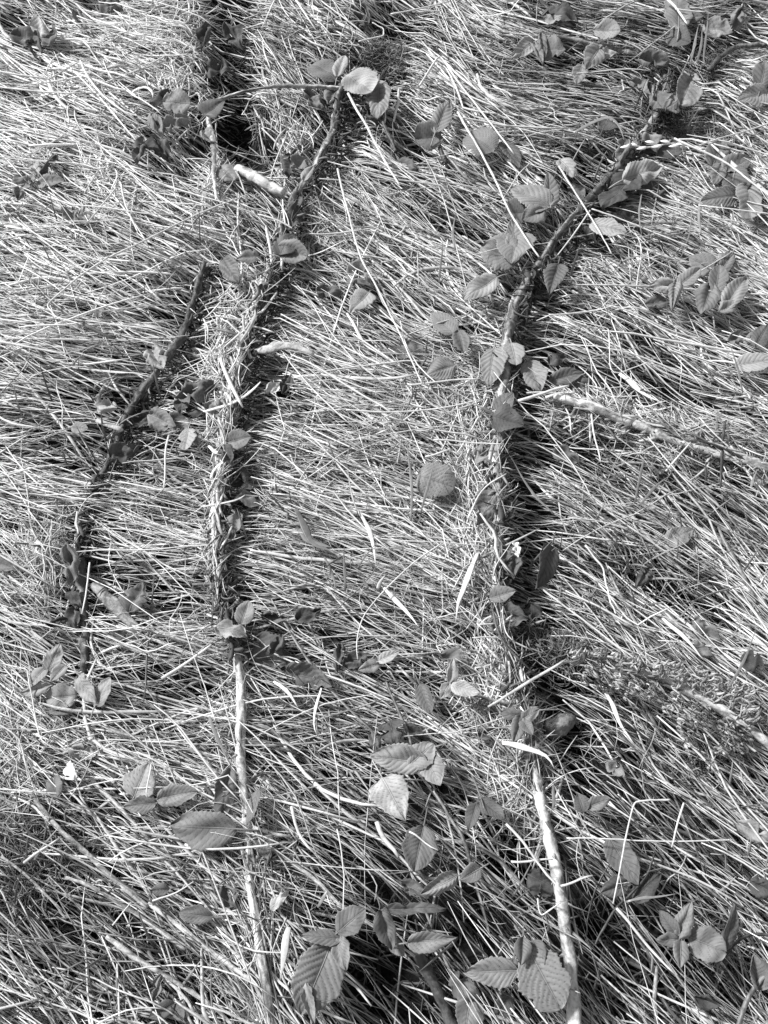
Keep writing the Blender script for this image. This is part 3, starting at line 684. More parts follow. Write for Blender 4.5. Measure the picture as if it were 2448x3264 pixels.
# ------------------------------------------------------------------ leaves
SHAPE = {'ovate': (.52, .82), 'elliptic': (.62, .66), 'round': (.45, .5), 'heart': (.34, .8), 'narrow': (.6, .7), 'lance': (.7, 1.0)}
def leaf_geo(b0, t0, width, shape='ovate', nv=7, rib=.0012, fold=.15, droop=.06, serr=.1, crumple=0.0, curl=0.0, roll=0.0, pitch=0.0, seed=0, nu=26, nw=17, stalk=.0, torn=.0):
    """returns (verts, idx, lens, vein), (midrib path, radius)"""
    r0 = np.random.default_rng(seed)
    b0 = np.array(b0, float); t0 = np.array(t0, float)
    b0[2] += -.004 if b0[1] > .35 else .002; t0[2] += .001 if b0[1] > .35 else .007
    nu = max(nu, min(60, 4 * int(np.linalg.norm(t0 - b0) / .0042)))
    X = unit(t0 - b0); L = np.linalg.norm(t0 - b0)
    up = np.array([0, -.22, 1.]); up = up - X * np.dot(up, X); N = unit(up)
    Y = np.cross(N, X)
    c, s = math.cos(roll), math.sin(roll)
    Y, N = Y * c + N * s, N * c - Y * s
    a, b_ = SHAPE[shape]
    um = a / (a + b_); fm = um ** a * (1 - um) ** b_
    ph = r0.uniform(0, 6.28, 8); fr = r0.uniform(1.2, 3.4, 8)
    asym = r0.normal(0, .07)
    r_t = r0.uniform(.2, 1, 4); u_t = r0.uniform(.1, .97, 4); s_t = r0.choice([-1, 1], 4)
    a = a * r0.uniform(.85, 1.18); b_ = b_ * r0.uniform(.82, 1.2)
    um = a / (a + b_); fm = um ** a * (1 - um) ** b_
    nv = nv + int(r0.integers(-1, 2))
    bend = r0.normal(0, .06)
    def surf(u, v):
        w = (np.clip(u, 0, 1) ** a * np.clip(1 - u, 0, 1) ** b_ / fm) * width / 2
        w = w * (1 + asym * np.sign(v)) * (1 + .05 * np.sin(u * fr[0] * 5 + ph[0] + np.sign(v)) + .035 * np.sin(u * fr[1] * 9 + ph[1] - 2 * np.sign(v)))
        ns = max(9, int(L / .0042))
        saw = ((u * ns) % 1.0)
        w = w * (1 + serr * 1.1 * (.5 - saw) * np.abs(v) ** 6)
        if torn:      # bitten and torn margin
            for k in range(4):
                w = w * (1 - torn * r_t[k] * np.exp(-((u - u_t[k]) / .06) ** 2) * (np.sign(v) == s_t[k]))
        x = u * L
        y = v * w
        e = np.abs(v)
        # veins leave the midrib at an angle and sweep forward
        phase = (u - .30 * e * width / L * 1.3 - .05 * e ** 2) * (nv + .5) + .35
        hump = np.abs(np.sin(np.pi * phase))
        z = rib * (hump ** .6 - .6) * np.minimum(1, 4 * e) * np.minimum(1, 4 * (1 - u)) + fold * np.abs(y) - .0006 * np.exp(-(e / .06) ** 2)
        z = z - fold * .5 * (y / (width * .5)) ** 2 * width * .5
        z = z - droop * L * (u - .35) ** 2 * 2 + bend * y
        if crumple:
            q = 0
            for k in range(8):
                q = q + np.sin(fr[k] * (u * math.cos(ph[k]) + v * .5 * math.sin(ph[k])) * 4 + ph[k] * 3) / (1 + k * .35)
            z = z + crumple * L * .11 * q
            y = y * (1 - .25 * crumple * (np.sin(ph[1] + u * 7) * .5 + .5))
            x = x + crumple * L * .05 * np.sin(ph[2] + v * 4 + u * 5)
        if curl:
            k_ = curl * 2 / width
            ang = np.clip(y * k_, -2.6, 2.6)
            y2 = np.sin(ang) / k_
            z = z * np.cos(ang) + (1 - np.cos(ang)) / k_
            y = y2
        vein = np.maximum(np.exp(-(hump / .22) ** 2) * np.minimum(1, 3 * (1 - e) + .25), np.exp(-(e / .05) ** 2))
        p = b0 + x[..., None] * X + y[..., None] * Y + z[..., None] * N
        return p, vein
    U, Vv = np.meshgrid(np.linspace(0.004, .997, nu), np.linspace(-1, 1, nw), indexing='ij')
    p, vein = surf(U, Vv)
    # a real, thin blade: the same sheet again a little lower, joined at the edge
    th = .00035
    top = p.reshape(-1, 3); bot = top - N * th
    n_ = len(top)
    i = np.arange(nu - 1)[:, None] * nw + np.arange(nw - 1)[None]
    q = np.stack([i, i + nw, i + nw + 1, i + 1], -1).reshape(-1, 4)
    ring = np.concatenate([np.arange(nw), np.arange(1, nu) * nw + nw - 1, (nu - 1) * nw + np.arange(nw - 2, -1, -1), np.arange(nu - 2, 0, -1) * nw])
    r1 = np.roll(ring, -1)
    e_ = np.stack([ring, r1, r1 + n_, ring + n_], -1)
    idx = np.concatenate([q, (q + n_)[:, ::-1], e_]).ravel()
    Vt = np.concatenate([top, bot])
    m0 = np.linspace(0.0, .93, 14)
    mp, _ = surf(m0, np.zeros(14))
    mp = mp + N * .0002
    mr = np.linspace(max(.0006, L * .012), .00025, 14)
    if stalk:
        s_ = np.linspace(1, 0, 7)[:-1, None]
        st = b0 - X * stalk * s_ - np.array([0, 0, 1]) * (.35 * stalk * s_ ** 1.5)
        mp = np.concatenate([st, mp]); mr = np.concatenate([np.full(6, mr[0] * 1.15), mr])
    return (Vt, idx, np.full(len(idx) // 4, 4), np.concatenate([vein.ravel()] * 2)), (mp, mr)
def ends(cx, cy, L, ang, z, dz=0.0):
    c, s = math.cos(R(ang)), math.sin(R(ang))
    b0 = at(cx - L / 2 * c, cy - L / 2 * s, z)
    t0 = at(cx + L / 2 * c, cy + L / 2 * s, z + dz)
    return b0, t0
def width_m(cx, cy, W, ang, z):
    c, s = math.cos(R(ang + 90)), math.sin(R(ang + 90))
    return np.linalg.norm(at(cx - W / 2 * c, cy - W / 2 * s, z) - at(cx + W / 2 * c, cy + W / 2 * s, z))
SEED = [100]
def clear_of(cx, cy, L, W):
    pass
def live_leaf(cx, cy, L, W, ang, tone, label, shape='ovate', z=.047, roll=0., dz=0., rib=None, fold=None, curl=0., crumple=.05, parent=None, group=None, serr=.1, droop=None, stalk=True, nv=None):
    """a living leaf: blade and raised midrib with its stalk"""
    SEED[0] += 1
    r0 = np.random.default_rng(SEED[0])
    b0, t0 = ends(cx, cy, L * 1.04, ang, z, dz)
    Lm = np.linalg.norm(t0 - b0)
    w = width_m(cx, cy, W * 1.04, ang, z)
    big = L > 90
    blade, mid = leaf_geo(b0, t0, w, shape, nv if nv else (8 if big else 6), .72 * rib if rib is not None else Lm * r0.uniform(.010, .019), fold if fold is not None else r0.uniform(.05, .3), droop if droop is not None else r0.uniform(.0, .16),
                          serr, crumple + r0.uniform(.02, .14), curl, roll + r0.normal(0, .12), 0, SEED[0], 34 if big else 24, 25 if big else 15, (.022 if stalk else .003) * min(1, Lm / .05), (.16 if big else .4) if r0.uniform() < .35 else 0.)
    if parent is None:
        root = empty('bramble_leaf', (b0[0], b0[1], b0[2]))
        tag(root, label, 'leaf', group)
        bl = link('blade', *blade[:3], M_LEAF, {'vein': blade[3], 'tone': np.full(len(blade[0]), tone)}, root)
        par = root
    else:
        bl = link('leaflet', *blade[:3], M_LEAF, {'vein': blade[3], 'tone': np.full(len(blade[0]), tone)}, parent)
        root = par = bl
    V, idx, ln, per = sweep(mid[0][None], mid[1][None], 6)
    link('midrib', V, idx, ln, M_LEAF, {'vein': np.zeros(len(V)), 'tone': np.full(len(V), tone * 1.15)}, par)
    return root
def tri_leaf(hub, leaflets, label, tone, z=.05, stalk=None, group=None, **kw):
    """a compound leaf: leaflets round one point, and its stalk"""
    h = at(hub[0], hub[1], z)
    root = tag(empty('compound_leaf', tuple(h)), label, 'leaf', group)
    for q in leaflets:
        k2 = dict(kw); k2.update(q[6] if len(q) > 6 else {})
        live_leaf(q[0], q[1], q[2], q[3], q[4], tone * q[5] if len(q) > 5 else tone, None, z=k2.pop('z', z), parent=root, stalk=False, **k2)
    if stalk:
        c = smooth_path([list(h)] + [list(at(x, y, zz)) for x, y, zz in stalk], .004)
        V, idx, ln, per = sweep(c[None], np.full((1, len(c)), .0011), 7)
        link('stalk', V, idx, ln, M_TWIG, {'shade': np.full(len(V), .5)}, root)
    return root
def dead_leaf(cx, cy, L, W, ang, tone, label, shape='ovate', z=.042, crumple=.55, curl=0., roll=None, dz=0., fold=.1, serr=.12, group=None):
    SEED[0] += 1
    r0 = np.random.default_rng(SEED[0])
    b0, t0 = ends(cx, cy, L * 1.06, ang, z, dz)
    w = width_m(cx, cy, W * 1.08, ang, z)
    blade, mid = leaf_geo(b0, t0, w, shape, 6, np.linalg.norm(t0 - b0) * .02, fold, r0.uniform(-.1, .2), serr, crumple, curl, r0.normal(0, .3) if roll is None else roll, 0, SEED[0], 30, 21, 0., .75)
    root = tag(empty('withered_leaf', tuple(b0)), label, 'dead leaf', group)
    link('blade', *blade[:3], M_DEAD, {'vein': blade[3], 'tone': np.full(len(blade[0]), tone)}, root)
    V, idx, ln, per = sweep(mid[0][None], mid[1][None], 5)
    link('midrib', V, idx, ln, M_DEAD, {'vein': np.zeros(len(V)), 'tone': np.full(len(V), tone * 1.3)}, root)
    return root
G = live_leaf; D = dead_leaf

# --- lower part, nearest the camera
tri_leaf((502,2562), [(452,2488,112,104,-66,1.15),(448,2568,98,56,172,.85),(568,2536,128,66,-10,.9,dict(fold=.3))], 'three part leaf of pale leaflets with a straw lying across the upper one', .23, .058, [(530,2640,.03)], None)
G(650,2640,204,126,182,.18,'largest smooth oval leaf, its stalk end touching the longest pale cane', 'elliptic', .058, dz=.004, rib=.0006, fold=.05, crumple=.03)
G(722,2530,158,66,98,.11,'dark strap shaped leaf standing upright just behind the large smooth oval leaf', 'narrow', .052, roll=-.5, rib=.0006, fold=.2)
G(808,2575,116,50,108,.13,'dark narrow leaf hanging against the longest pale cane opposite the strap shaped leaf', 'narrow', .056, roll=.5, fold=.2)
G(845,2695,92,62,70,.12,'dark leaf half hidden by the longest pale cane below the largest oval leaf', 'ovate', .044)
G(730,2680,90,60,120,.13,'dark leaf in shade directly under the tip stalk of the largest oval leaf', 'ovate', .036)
G(628,2918,104,64,186,.15,'grey blunt leaf lying alone on the stout stalks', 'elliptic', .05)
G(512,2838,58,40,170,.17,'small pale leaf scrap beside the square cut stalk', 'ovate', .047)
D(735,2860,80,66,60,.11,'ragged dark leaf tucked under straw beside the longest pale cane, above the blunt grey leaf')
G(520,3222,88,52,150,.12,'dark ribbed leaf at the lower edge among stout stalks', 'ovate', .045)
G(575,3222,60,50,60,.11,'small dark leaf touching the ribbed one at the lower edge', 'ovate', .043)
D(503,3150,86,36,110,.2,'narrow pale torn leaf above the ribbed leaf at the lower edge', 'narrow')
D(375,2492,70,44,40,.08,'dark leaf shadowed behind the tapering stalk', 'ovate', .04)
G(178,2508,66,56,80,.13,'lobed dark leaf beside the white scrap, at the head of the cut stalk', 'round', .045)
D(230,2458,58,42,70,.7,'bright white curled scrap, whitest thing on the ground', 'ovate', .055, .3, .6)
D(262,2396,100,62,15,.32,'pale crumpled dead leaf just above the bright white scrap', 'heart', .045, .7)
G(1255,2548,150,128,62,.34,'largest pale leaf turned underside up, with speckled blade and blunt end', 'heart', .055, fold=.05, rib=.0011, crumple=.08)
G(1335,2706,144,108,102,.12,'dark deeply ribbed oval leaf crossed by one bright straw', 'elliptic', .054, rib=.0018, roll=.15)
tri_leaf((1358,2440), [(1272,2426,178,92,187,1.15,dict(rib=.0016,nv=10)),(1342,2408,100,80,-40,1.0),(1378,2462,100,80,62,.95)], 'big ribbed leaf group with the palest long leaflet pointing away sideways', .24, .058, [(1390,2525,.043)])
G(1402,2822,130,66,152,.26,'pale toothed leaf pointing down and aside, near the thin ridged stalk', 'ovate', .056, rib=.0014)
G(1497,2788,76,64,150,.22,'small grey leaf partner on the other side of the thin ridged stalk', 'ovate', .054)
G(1505,2606,92,48,108,.09,'very dark hanging leaf with ragged edge, of the dark pair by the thin ridged stalk', 'ovate', .05, roll=.3)
G(1570,2580,92,56,42,.10,'very dark pointed leaf lying out sideways, of the dark pair by the thin ridged stalk', 'ovate', .052, roll=-.2)
D(1318,2896,196,46,-2,.10,'long rolled dark leaf lying level above the leaf cluster', 'narrow', .05, .12, .8)
D(1322,2836,100,52,30,.11,'dark curled leaf just above the long rolled leaf', 'ovate', .044)
tri_leaf((1080,2988), [(1120,2936,112,84,-40,.95,dict(shape='elliptic',z=.064)),(1024,2988,122,52,186,.85),(1090,3036,110,60,78,1.05)], 'three part leaf with a rounded upper leaflet, overlapping the biggest ribbed leaf', .17, .062, [(1060,3040,.04)])
G(1012,3120,246,160,112,.19,'biggest ribbed leaf of all, its sharp side veins in rows', 'elliptic', .056, rib=.0024, fold=.12, nv=9, crumple=.04, dz=-.004)
D(986,3190,150,40,78,.24,'pale narrow withered leaf against the biggest ribbed leaf', 'lance', .056, .25)
G(1232,2962,128,78,74,.10,'dark upright leaf folded along its middle, next to the strap stem', 'ovate', .06, roll=-.4, fold=.35)
G(1268,3020,64,46,52,.12,'small dark toothed leaf tip under the folded upright leaf', 'ovate', .05)
G(1376,2998,150,70,-6,.18,'smooth leaf pointing sideways above the strap stem', 'ovate', .062, rib=.0008)
D(908,2918,86,70,60,.09,'dark round withered leaf in the shade beside the longest pale cane', 'round', .036)
D(892,2868,78,38,-44,.42,'pale pointed scrap of leaf above the dark round withered leaf', 'ovate', .05, .4)
G(1564,3096,168,98,178,.21,'large toothed leaf with close veins, nearest the thorny cane on its hidden side', 'ovate', .058, rib=.0016, nv=10)
D(1478,3150,120,100,50,.12,'grey withered leaf lying under the large toothed leaf', 'ovate', .036, .35)
G(1490,3236,120,96,100,.16,'spotted grey leaf at the lower edge beside the strap stem', 'ovate', .034)
G(1600,3210,90,70,120,.12,'dim dark leaf low between large toothed leaf and rounded leaf', 'ovate', .03)
G(1735,3122,208,158,62,.20,'large rounded leaf with sunken veins leaning on the thorny cane', 'round', .058, rib=.0022, nv=9, fold=.1)
G(1662,3030,86,58,96,.13,'small folded leaf standing above the large rounded leaf', 'ovate', .062, fold=.45)
G(1712,3040,90,60,70,.11,'dark small leaf between folded leaf and thorny cane', 'ovate', .056)
G(1632,3085,60,44,100,.13,'tiny leaf peeping out beside the small folded leaf', 'ovate', .05)
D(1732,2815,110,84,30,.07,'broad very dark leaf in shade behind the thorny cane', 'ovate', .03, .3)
tri_leaf((2166,2990), [(2178,2932,118,62,-72,1.0),(2128,2944,96,44,-128,.85),(2124,2996,72,50,176,1.1),(2166,3040,84,58,96,1.0)], 'leaf with four rounded leaflets, one edge catching light', .17, .062, [(2210,3060,.04)])
G(2250,3010,120,104,24,.17,'broad round leaflet overlapping the four leaflet leaf at its side', 'round', .056)
G(2322,2955,140,62,-78,.11,'dark slender leaf standing upright beside the broad round leaflet', 'ovate', .055, roll=.4)
G(2408,3100,110,82,-100,.15,'wrinkled grey leaf near the lower side edge, apart from the round leaflets', 'ovate', .05, crumple=.25)
G(1984,2745,172,92,60,.14,'dark large leaf lying along the straws, crossed by a kinked straw', 'ovate', .045, rib=.001)
G(1960,2830,100,70,160,.12,'dark leaf base spread out below the large leaf crossed by the kinked straw', 'ovate', .038)
G(2058,2826,120,64,-46,.06,'blackest leaf, folded, tucked below the large leaf crossed by the kinked straw', 'ovate', .042, roll=-.6)
G(1848,2562,58,54,-110,.16,'small ribbed leaf on the thorny cane side, left of a pair beside the thorny cane', 'ovate', .058)
G(1906,2562,72,48,-20,.18,'small pointed leaf, right of a pair beside the thorny cane', 'ovate', .058)
D(2396,2655,110,60,35,.26,'pale torn leaf lying flat in the dense straw at the side edge', 'ovate', .043, .3)
D(2250,3192,80,50,20,.07,'dark shrivelled leaf in the hollow near the lower corner', 'ovate', .03)
D(2428,2832,90,60,30,.08,'dark leaf cut by the side edge among steep straws', 'ovate', .04, .3)
D(1960,2455,70,40,40,.2,'torn grey leaf strip in steep straws below the fern', 'ovate', .04)

# --- lower middle
tri_leaf((160,2186), [(176,2102,96,52,-64,1.2),(122,2160,86,48,128,.95,dict(roll=.4)),(190,2150,70,36,128,1.25),(118,2200,90,42,164,1.3)], 'pale leaf of several narrow folded leaflets near the side edge', .22, .054)
G(200,2226,92,80,172,.27,'pale toothed leaflet partly under the heart shaped leaf', 'round', .046)
G(276,2200,104,72,60,.24,'heart shaped leaf half, the broad side with notch', 'ovate', .058, roll=.25, fold=.05)
G(328,2206,98,54,-62,.26,'heart shaped leaf half, the narrow side pointing up', 'ovate', .058, roll=-.3, fold=.05)
G(196,2264,92,46,174,.16,'darker leaflet lowest of the pale cluster near the side edge', 'ovate', .044)
D(222,1805,136,58,82,.17,'tall ragged withered leaf standing against the black hollow at the side', 'narrow', .05, .4)
D(242,1910,70,56,60,.07,'black curled leaf in the hollow under the tall ragged withered leaf', 'ovate', .04)
D(185,1985,64,28,160,.07,'small black strip of leaf beside the hollow', 'narrow', .046)
D(240,1975,90,50,80,.1,'dark frayed leaf lowest in the black hollow', 'ovate', .036)
D(436,1905,100,82,-60,.15,'dull dead leaf with torn top edge beside the broken wood wedge', 'heart', .04)
D(405,2018,110,60,10,.12,'dead leaf lying flat under the thick end of the wood wedge', 'ovate', .036)
D(744,1672,100,50,98,.22,'curled grey leaf standing upright against the shaded flank of the longest pale cane', 'ovate', .048, .35)
G(782,1956,74,60,-70,.20,'grey smooth leaf tilted beside the longest pale cane, above the holed leaf', 'ovate', .052)
D(738,2012,92,66,15,.28,'crumpled pale leaf with a dark hole, lying across the longest pale cane', 'round', .058, .5)
G(12,1800,70,52,20,.13,'dark leaf cut off by the side edge beside pale straw', 'ovate', .046)
D(865,2085,140,120,30,.10,'broad dark withered leaf with lumpy blade beside the longest pale cane', 'round', .038, .3)
D(990,2165,150,96,18,.13,'broad withered leaf with cupped edge right below the striped straw bundle', 'ovate', .04, .3)
D(880,2060,70,44,120,.1,'shrivelled curl of leaf on the broad dark withered leaf', 'ovate', .046)
D(984,1962,84,52,-20,.07,'small black folded leaf in open straw', 'ovate', .046, .4, .5)
D(875,1970,80,42,10,.13,'dull thin leaf beside the small black folded leaf', 'ovate', .038)
tri_leaf((1437,2178), [(1440,2142,72,42,-82,1.0),(1482,2200,92,46,18,1.05),(1420,2204,58,40,118,.95)], 'small neat three part leaf, pale, lying open on the straw', .34, .058, [(1470,2206,.044)])
G(1354,2230,100,52,70,.11,'small dark toothed leaf sunk in straw beside the small three part leaf', 'ovate', .044)
G(1240,2094,74,36,-24,.34,'pale corrugated leaf, upper one of a pair in open straw', 'ovate', .05, rib=.0014)
G(1176,2130,66,40,160,.28,'pale leaf, lower one of a pair in open straw', 'ovate', .048)
D(1080,2100,80,46,100,.1,'dark leaf below straw beside the pale corrugated leaf', 'ovate', .034)
D(1130,2110,80,60,150,.11,'dull torn leaf left of the pale corrugated leaf', 'ovate', .034)
D(1250,2340,84,84,80,.09,'dark broken dead leaf under the forked thin stalk', 'heart', .04, .4)
D(1196,2368,80,40,70,.1,'dark narrow dead leaf just above the long pale leaflet of the big ribbed group', 'narrow', .04)
D(1320,2330,60,40,30,.07,'black scrap of leaf beside the forked thin stalk', 'ovate', .034)
G(1600,1900,80,52,-14,.2,'grey leaf with broken edge lying on the thorny cane above a dark wide leaf', 'ovate', .054)
D(1625,1965,110,80,10,.10,'wide dark leaf across the thorny cane, in front of the black hollow', 'ovate', .05, .35)
D(1590,2010,70,34,10,.16,'thin leaf strip beneath the wide dark leaf on the thorny cane', 'narrow', .05)
D(1700,1965,70,56,80,.06,'black leaf deep in the hollow beside the wide dark leaf', 'ovate', .03)
D(1445,2105,90,56,20,.16,'grey leaf under the top leaflet of the small three part leaf', 'ovate', .042)
D(1565,2338,90,44,-10,.13,'dark leaf lying low beside the thorny cane near a spread leaf cluster', 'ovate', .036)
tri_leaf((1662,2292), [(1634,2282,76,48,190,.9),(1690,2280,60,46,-30,1.2),(1650,2324,84,54,108,1.0),(1680,2320,60,40,60,.9)], 'dark spread leaf with small leaflets sitting on the thorny cane by the wood lump', .16, .062)
G(1738,1805,148,88,108,.07,'big dark glossy leaf standing upright out of the hollow by the thorny cane', 'ovate', .056, roll=-.5, fold=.25, rib=.0008)
D(1640,1790,100,70,90,.13,'grey cupped leaf at the edge of the hollow, under the white shard', 'heart', .052, .3)
D(1648,1752,50,26,80,.6,'bright white shard of leaf standing in the black hollow', 'ovate', .062, .7, .3)
D(2052,1838,70,56,120,.10,'dark withered leaf by a gap in the slanting straw', 'ovate', .042, .4)
G(2172,1702,92,58,-20,.25,'flat grey leaf lying alone on slanting straw', 'heart', .048, fold=.04)
D(2392,2118,70,62,20,.06,'black leaf under the tall single grass blade near the side edge', 'ovate', .046, .35)
D(2250,2015,110,50,40,.16,'dull leaf under the flat white straw strip', 'ovate', .034)
D(2230,2080,80,50,30,.17,'second dull leaf below the flat white straw strip', 'ovate', .034)

# --- upper middle
G(732,856,92,60,62,.12,'dark pointed leaf with a clear midrib lying alone beside the longest cane', 'ovate', .052, roll=.2)
G(790,815,70,40,170,.16,'grey leaf leaning against the longest cane above the dark pointed leaf', 'ovate', .05)
G(930,800,100,62,20,.20,'grey round ended leaf on the longest cane where it is palest', 'elliptic', .058, rib=.0006)
G(912,772,82,66,-50,.09,'dark folded leaf leaning over the grey round ended leaf', 'ovate', .06, roll=-.4)
D(500,1142,76,66,60,.36,'pale crumpled leaf hanging over the dark twig', 'heart', .045, .5)
D(338,1292,74,50,10,.36,'pale three cornered dead leaf in bright straw', 'heart', .046, .5)
D(622,1240,120,78,-20,.13,'big brown dead leaf curling up between twig and longest cane', 'ovate', .046, .6)
D(580,1282,80,70,100,.12,'dead leaf lying just under the big curling one', 'heart', .04, .3)
D(630,1300,90,54,10,.09,'dark dead leaf, lowest of the heap between twig and longest cane', 'ovate', .036)
D(512,1340,90,70,30,.22,'spotted grey leaf below the heap of dead leaves', 'ovate', .044, .35)
D(560,1345,84,48,20,.19,'grey leaf touching the spotted one below the heap', 'ovate', .042, .35)
G(592,1396,72,58,100,.26,'pale clean leaf at the lower end of the heap, by the bent straw', 'round', .048)
D(625,1395,46,34,80,.28,'small pale curl of leaf beside the pale clean one', 'ovate', .046)
D(680,1295,56,40,170,.26,'pale leaf tip sticking out of straw beside the longest cane', 'ovate', .046)
G(762,1398,74,58,-10,.17,'two toned leaf sticking out sideways from the longest pale cane', 'ovate', .058)
D(722,1448,72,56,70,.09,'dark cupped leaf clinging to the shaded side of the longest cane', 'ovate', .06, .4, .4)
D(398,1440,92,64,-20,.09,'dark leaf clump at the foot of the dark twig', 'ovate', .04)
D(450,1330,90,44,-10,.09,'thin dark leaf in shade under the dark twig', 'narrow', .034)
G(252,1362,56,34,10,.18,'little grey leaf lost in bright straw near the pale stub', 'ovate', .044)
G(312,985,46,40,100,.14,'little dark leaf in bright straw above the dark twig', 'heart', .044)
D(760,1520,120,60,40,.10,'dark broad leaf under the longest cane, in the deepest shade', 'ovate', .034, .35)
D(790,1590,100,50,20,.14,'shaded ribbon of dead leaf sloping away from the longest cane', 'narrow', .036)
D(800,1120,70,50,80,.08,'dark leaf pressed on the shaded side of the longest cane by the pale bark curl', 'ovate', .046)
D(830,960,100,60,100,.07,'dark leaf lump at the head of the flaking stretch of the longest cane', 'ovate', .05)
D(1150,875,100,72,50,.20,'crumpled leaf with pale rim on the open straw, above a grey one', 'heart', .044, .6)
G(1146,960,90,66,130,.28,'grey leaf with pointed end under the crumpled pale rimmed leaf', 'heart', .044)
D(1050,925,80,44,10,.12,'dull leaf shreds left of the crumpled pale rimmed leaf', 'ovate', .04)
G(1532,914,128,62,146,.30,'pale long pointed leaf with its tip down, lying beside the thorny cane', 'ovate', .056, fold=.12)
G(1412,1026,92,66,-140,.24,'grey ribbed leaf half covered by pale stalks', 'ovate', .044, rib=.0012)
G(1470,1080,70,54,78,.12,'small dark rounded leaf beside the half covered ribbed leaf', 'round', .052)
G(1404,1178,100,66,158,.24,'ribbed oval leaf with sunlit veins lying in straw crossed by one thin straw', 'ovate', .052, rib=.0016)
G(1566,1160,116,82,100,.20,'fan ribbed leaf standing on the thorny cane', 'ovate', .062, rib=.0018, roll=.2)
G(1388,1528,122,112,20,.19,'round wrinkled leaf with a net of veins, alone on the open straw', 'round', .054, rib=.002, fold=.06)
D(1270,1122,84,40,20,.13,'flat dark grey leaf in shade, near the tip of the long straw', 'ovate', .04, .2)
D(1320,1105,80,44,30,.15,'thin ribbed leaf under straw, right of the flat dark grey one', 'ovate', .038, .2)
D(1555,1610,130,104,120,.21,'large wrinkled leaf with torn top lying over the thorny cane', 'heart', .056, .3)
D(1560,1545,70,50,-60,.24,'pale scrap above the large wrinkled leaf on the thorny cane', 'ovate', .056)
G(1612,1278,76,60,-50,.16,'grey curled leaf with a bright edge, in front of the dark notched leaf', 'ovate', .06)
G(1622,1336,100,84,20,.08,'dark notched leaf spread across the thorny cane', 'heart', .066, fold=.2)
D(1548,1448,76,60,30,.22,'grey leaf sunk in broken straw on the thorny cane', 'ovate', .05)
D(912,1222,60,40,110,.07,'small black leaf sticking up from straw', 'ovate', .05, .3)
D(870,1236,60,30,150,.5,'pale torn sheath beside the small black leaf', 'narrow', .05)
D(1420,1400,80,50,20,.07,'black shadowed leaf under the crossing straws', 'ovate', .03)
G(1768,880,100,76,106,.10,'dark fan ribbed leaf with a bright rim, beside the thorny cane', 'ovate', .062, fold=.35, rib=.0016)
D(1690,880,80,50,100,.07,'dark leaf pressed to the thorny cane opposite the fan ribbed leaf', 'ovate', .05)
D(1668,960,110,52,98,.08,'long dark leaf hanging in the hollow beside the thorny cane', 'narrow', .046)
D(1655,1010,80,60,80,.07,'black leaf at the bottom of the hanging dark leaf', 'ovate', .04)
G(1638,1124,74,74,80,.25,'pale smooth leaf leaning on the thorny cane, upper of three', 'round', .064)
G(1704,1190,104,76,70,.20,'grey toothed leaf, middle one of three beside the thorny cane', 'elliptic', .056)
G(1808,1196,110,46,-14,.14,'flat dark leaf, farthest of three from the thorny cane', 'ovate', .05)
D(1850,1230,64,54,60,.12,'small leaf tip below the flat dark leaf', 'ovate', .042)
D(1780,1140,60,40,-20,.1,'dim leaf above the flat dark leaf', 'ovate', .04)
tri_leaf((2288,916), [(2256,948,104,84,110,.85),(2290,884,84,66,-82,.9),(2346,926,124,66,-58,1.25,dict(fold=.4)),(2330,972,70,36,-20,1.2)], 'large three part leaf with one bright standing leaflet', .17, .056)
G(2112,908,84,42,172,.32,'pale small leaf, left end of an arched spray', 'ovate', .056)
G(2152,932,100,42,98,.19,'narrow hanging leaf in the middle of an arched spray', 'ovate', .056)
G(2200,880,76,46,-36,.24,'pale leaf at the upper end of an arched spray', 'ovate', .056)
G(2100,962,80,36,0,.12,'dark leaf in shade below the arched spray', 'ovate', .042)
G(2240,835,90,56,-160,.22,'grey leaf in straw just above the arched spray and three part leaf', 'ovate', .046)
G(2320,830,70,50,-60,.18,'grey leaf at the top of the three part leaf', 'ovate', .046)
G(2412,1150,124,58,-8,.34,'pale leaf lying flat on the brightest straw by the side edge', 'ovate', .054, fold=.05)
G(2430,1064,76,60,-60,.11,'dark leaf cut by the side edge above the brightest straw', 'ovate', .05)
D(2358,1072,64,44,-20,.17,'grey scrap of leaf above the brightest straw', 'ovate', .044)
D(2162,1385,84,66,80,.40,'pale torn leaf hanging from the ragged side cane', 'heart', .054, .45)
D(1998,1352,74,44,-30,.42,'pale leaf scrap on the ragged side cane near its start', 'ovate', .056, .45)
D(2220,1378,60,50,-70,.34,'pale three cornered scrap standing on the ragged side cane', 'heart', .058, .4)
D(2106,1490,100,58,100,.09,'dark leaf hanging below the ragged side cane', 'ovate', .042)
D(1806,1450,84,54,30,.13,'dull serrated leaf lying deep between straws beyond the thorny cane', 'ovate', .034)
G(2432,1506,70,56,-80,.30,'pale leaf at the side edge below the ragged side cane', 'round', .05)
D(2176,1592,100,62,20,.10,'dark broad leaf low in the green grass', 'ovate', .032)
D(2400,1460,80,40,10,.2,'grey torn leaf beside the end of the ragged side cane', 'ovate', .046)

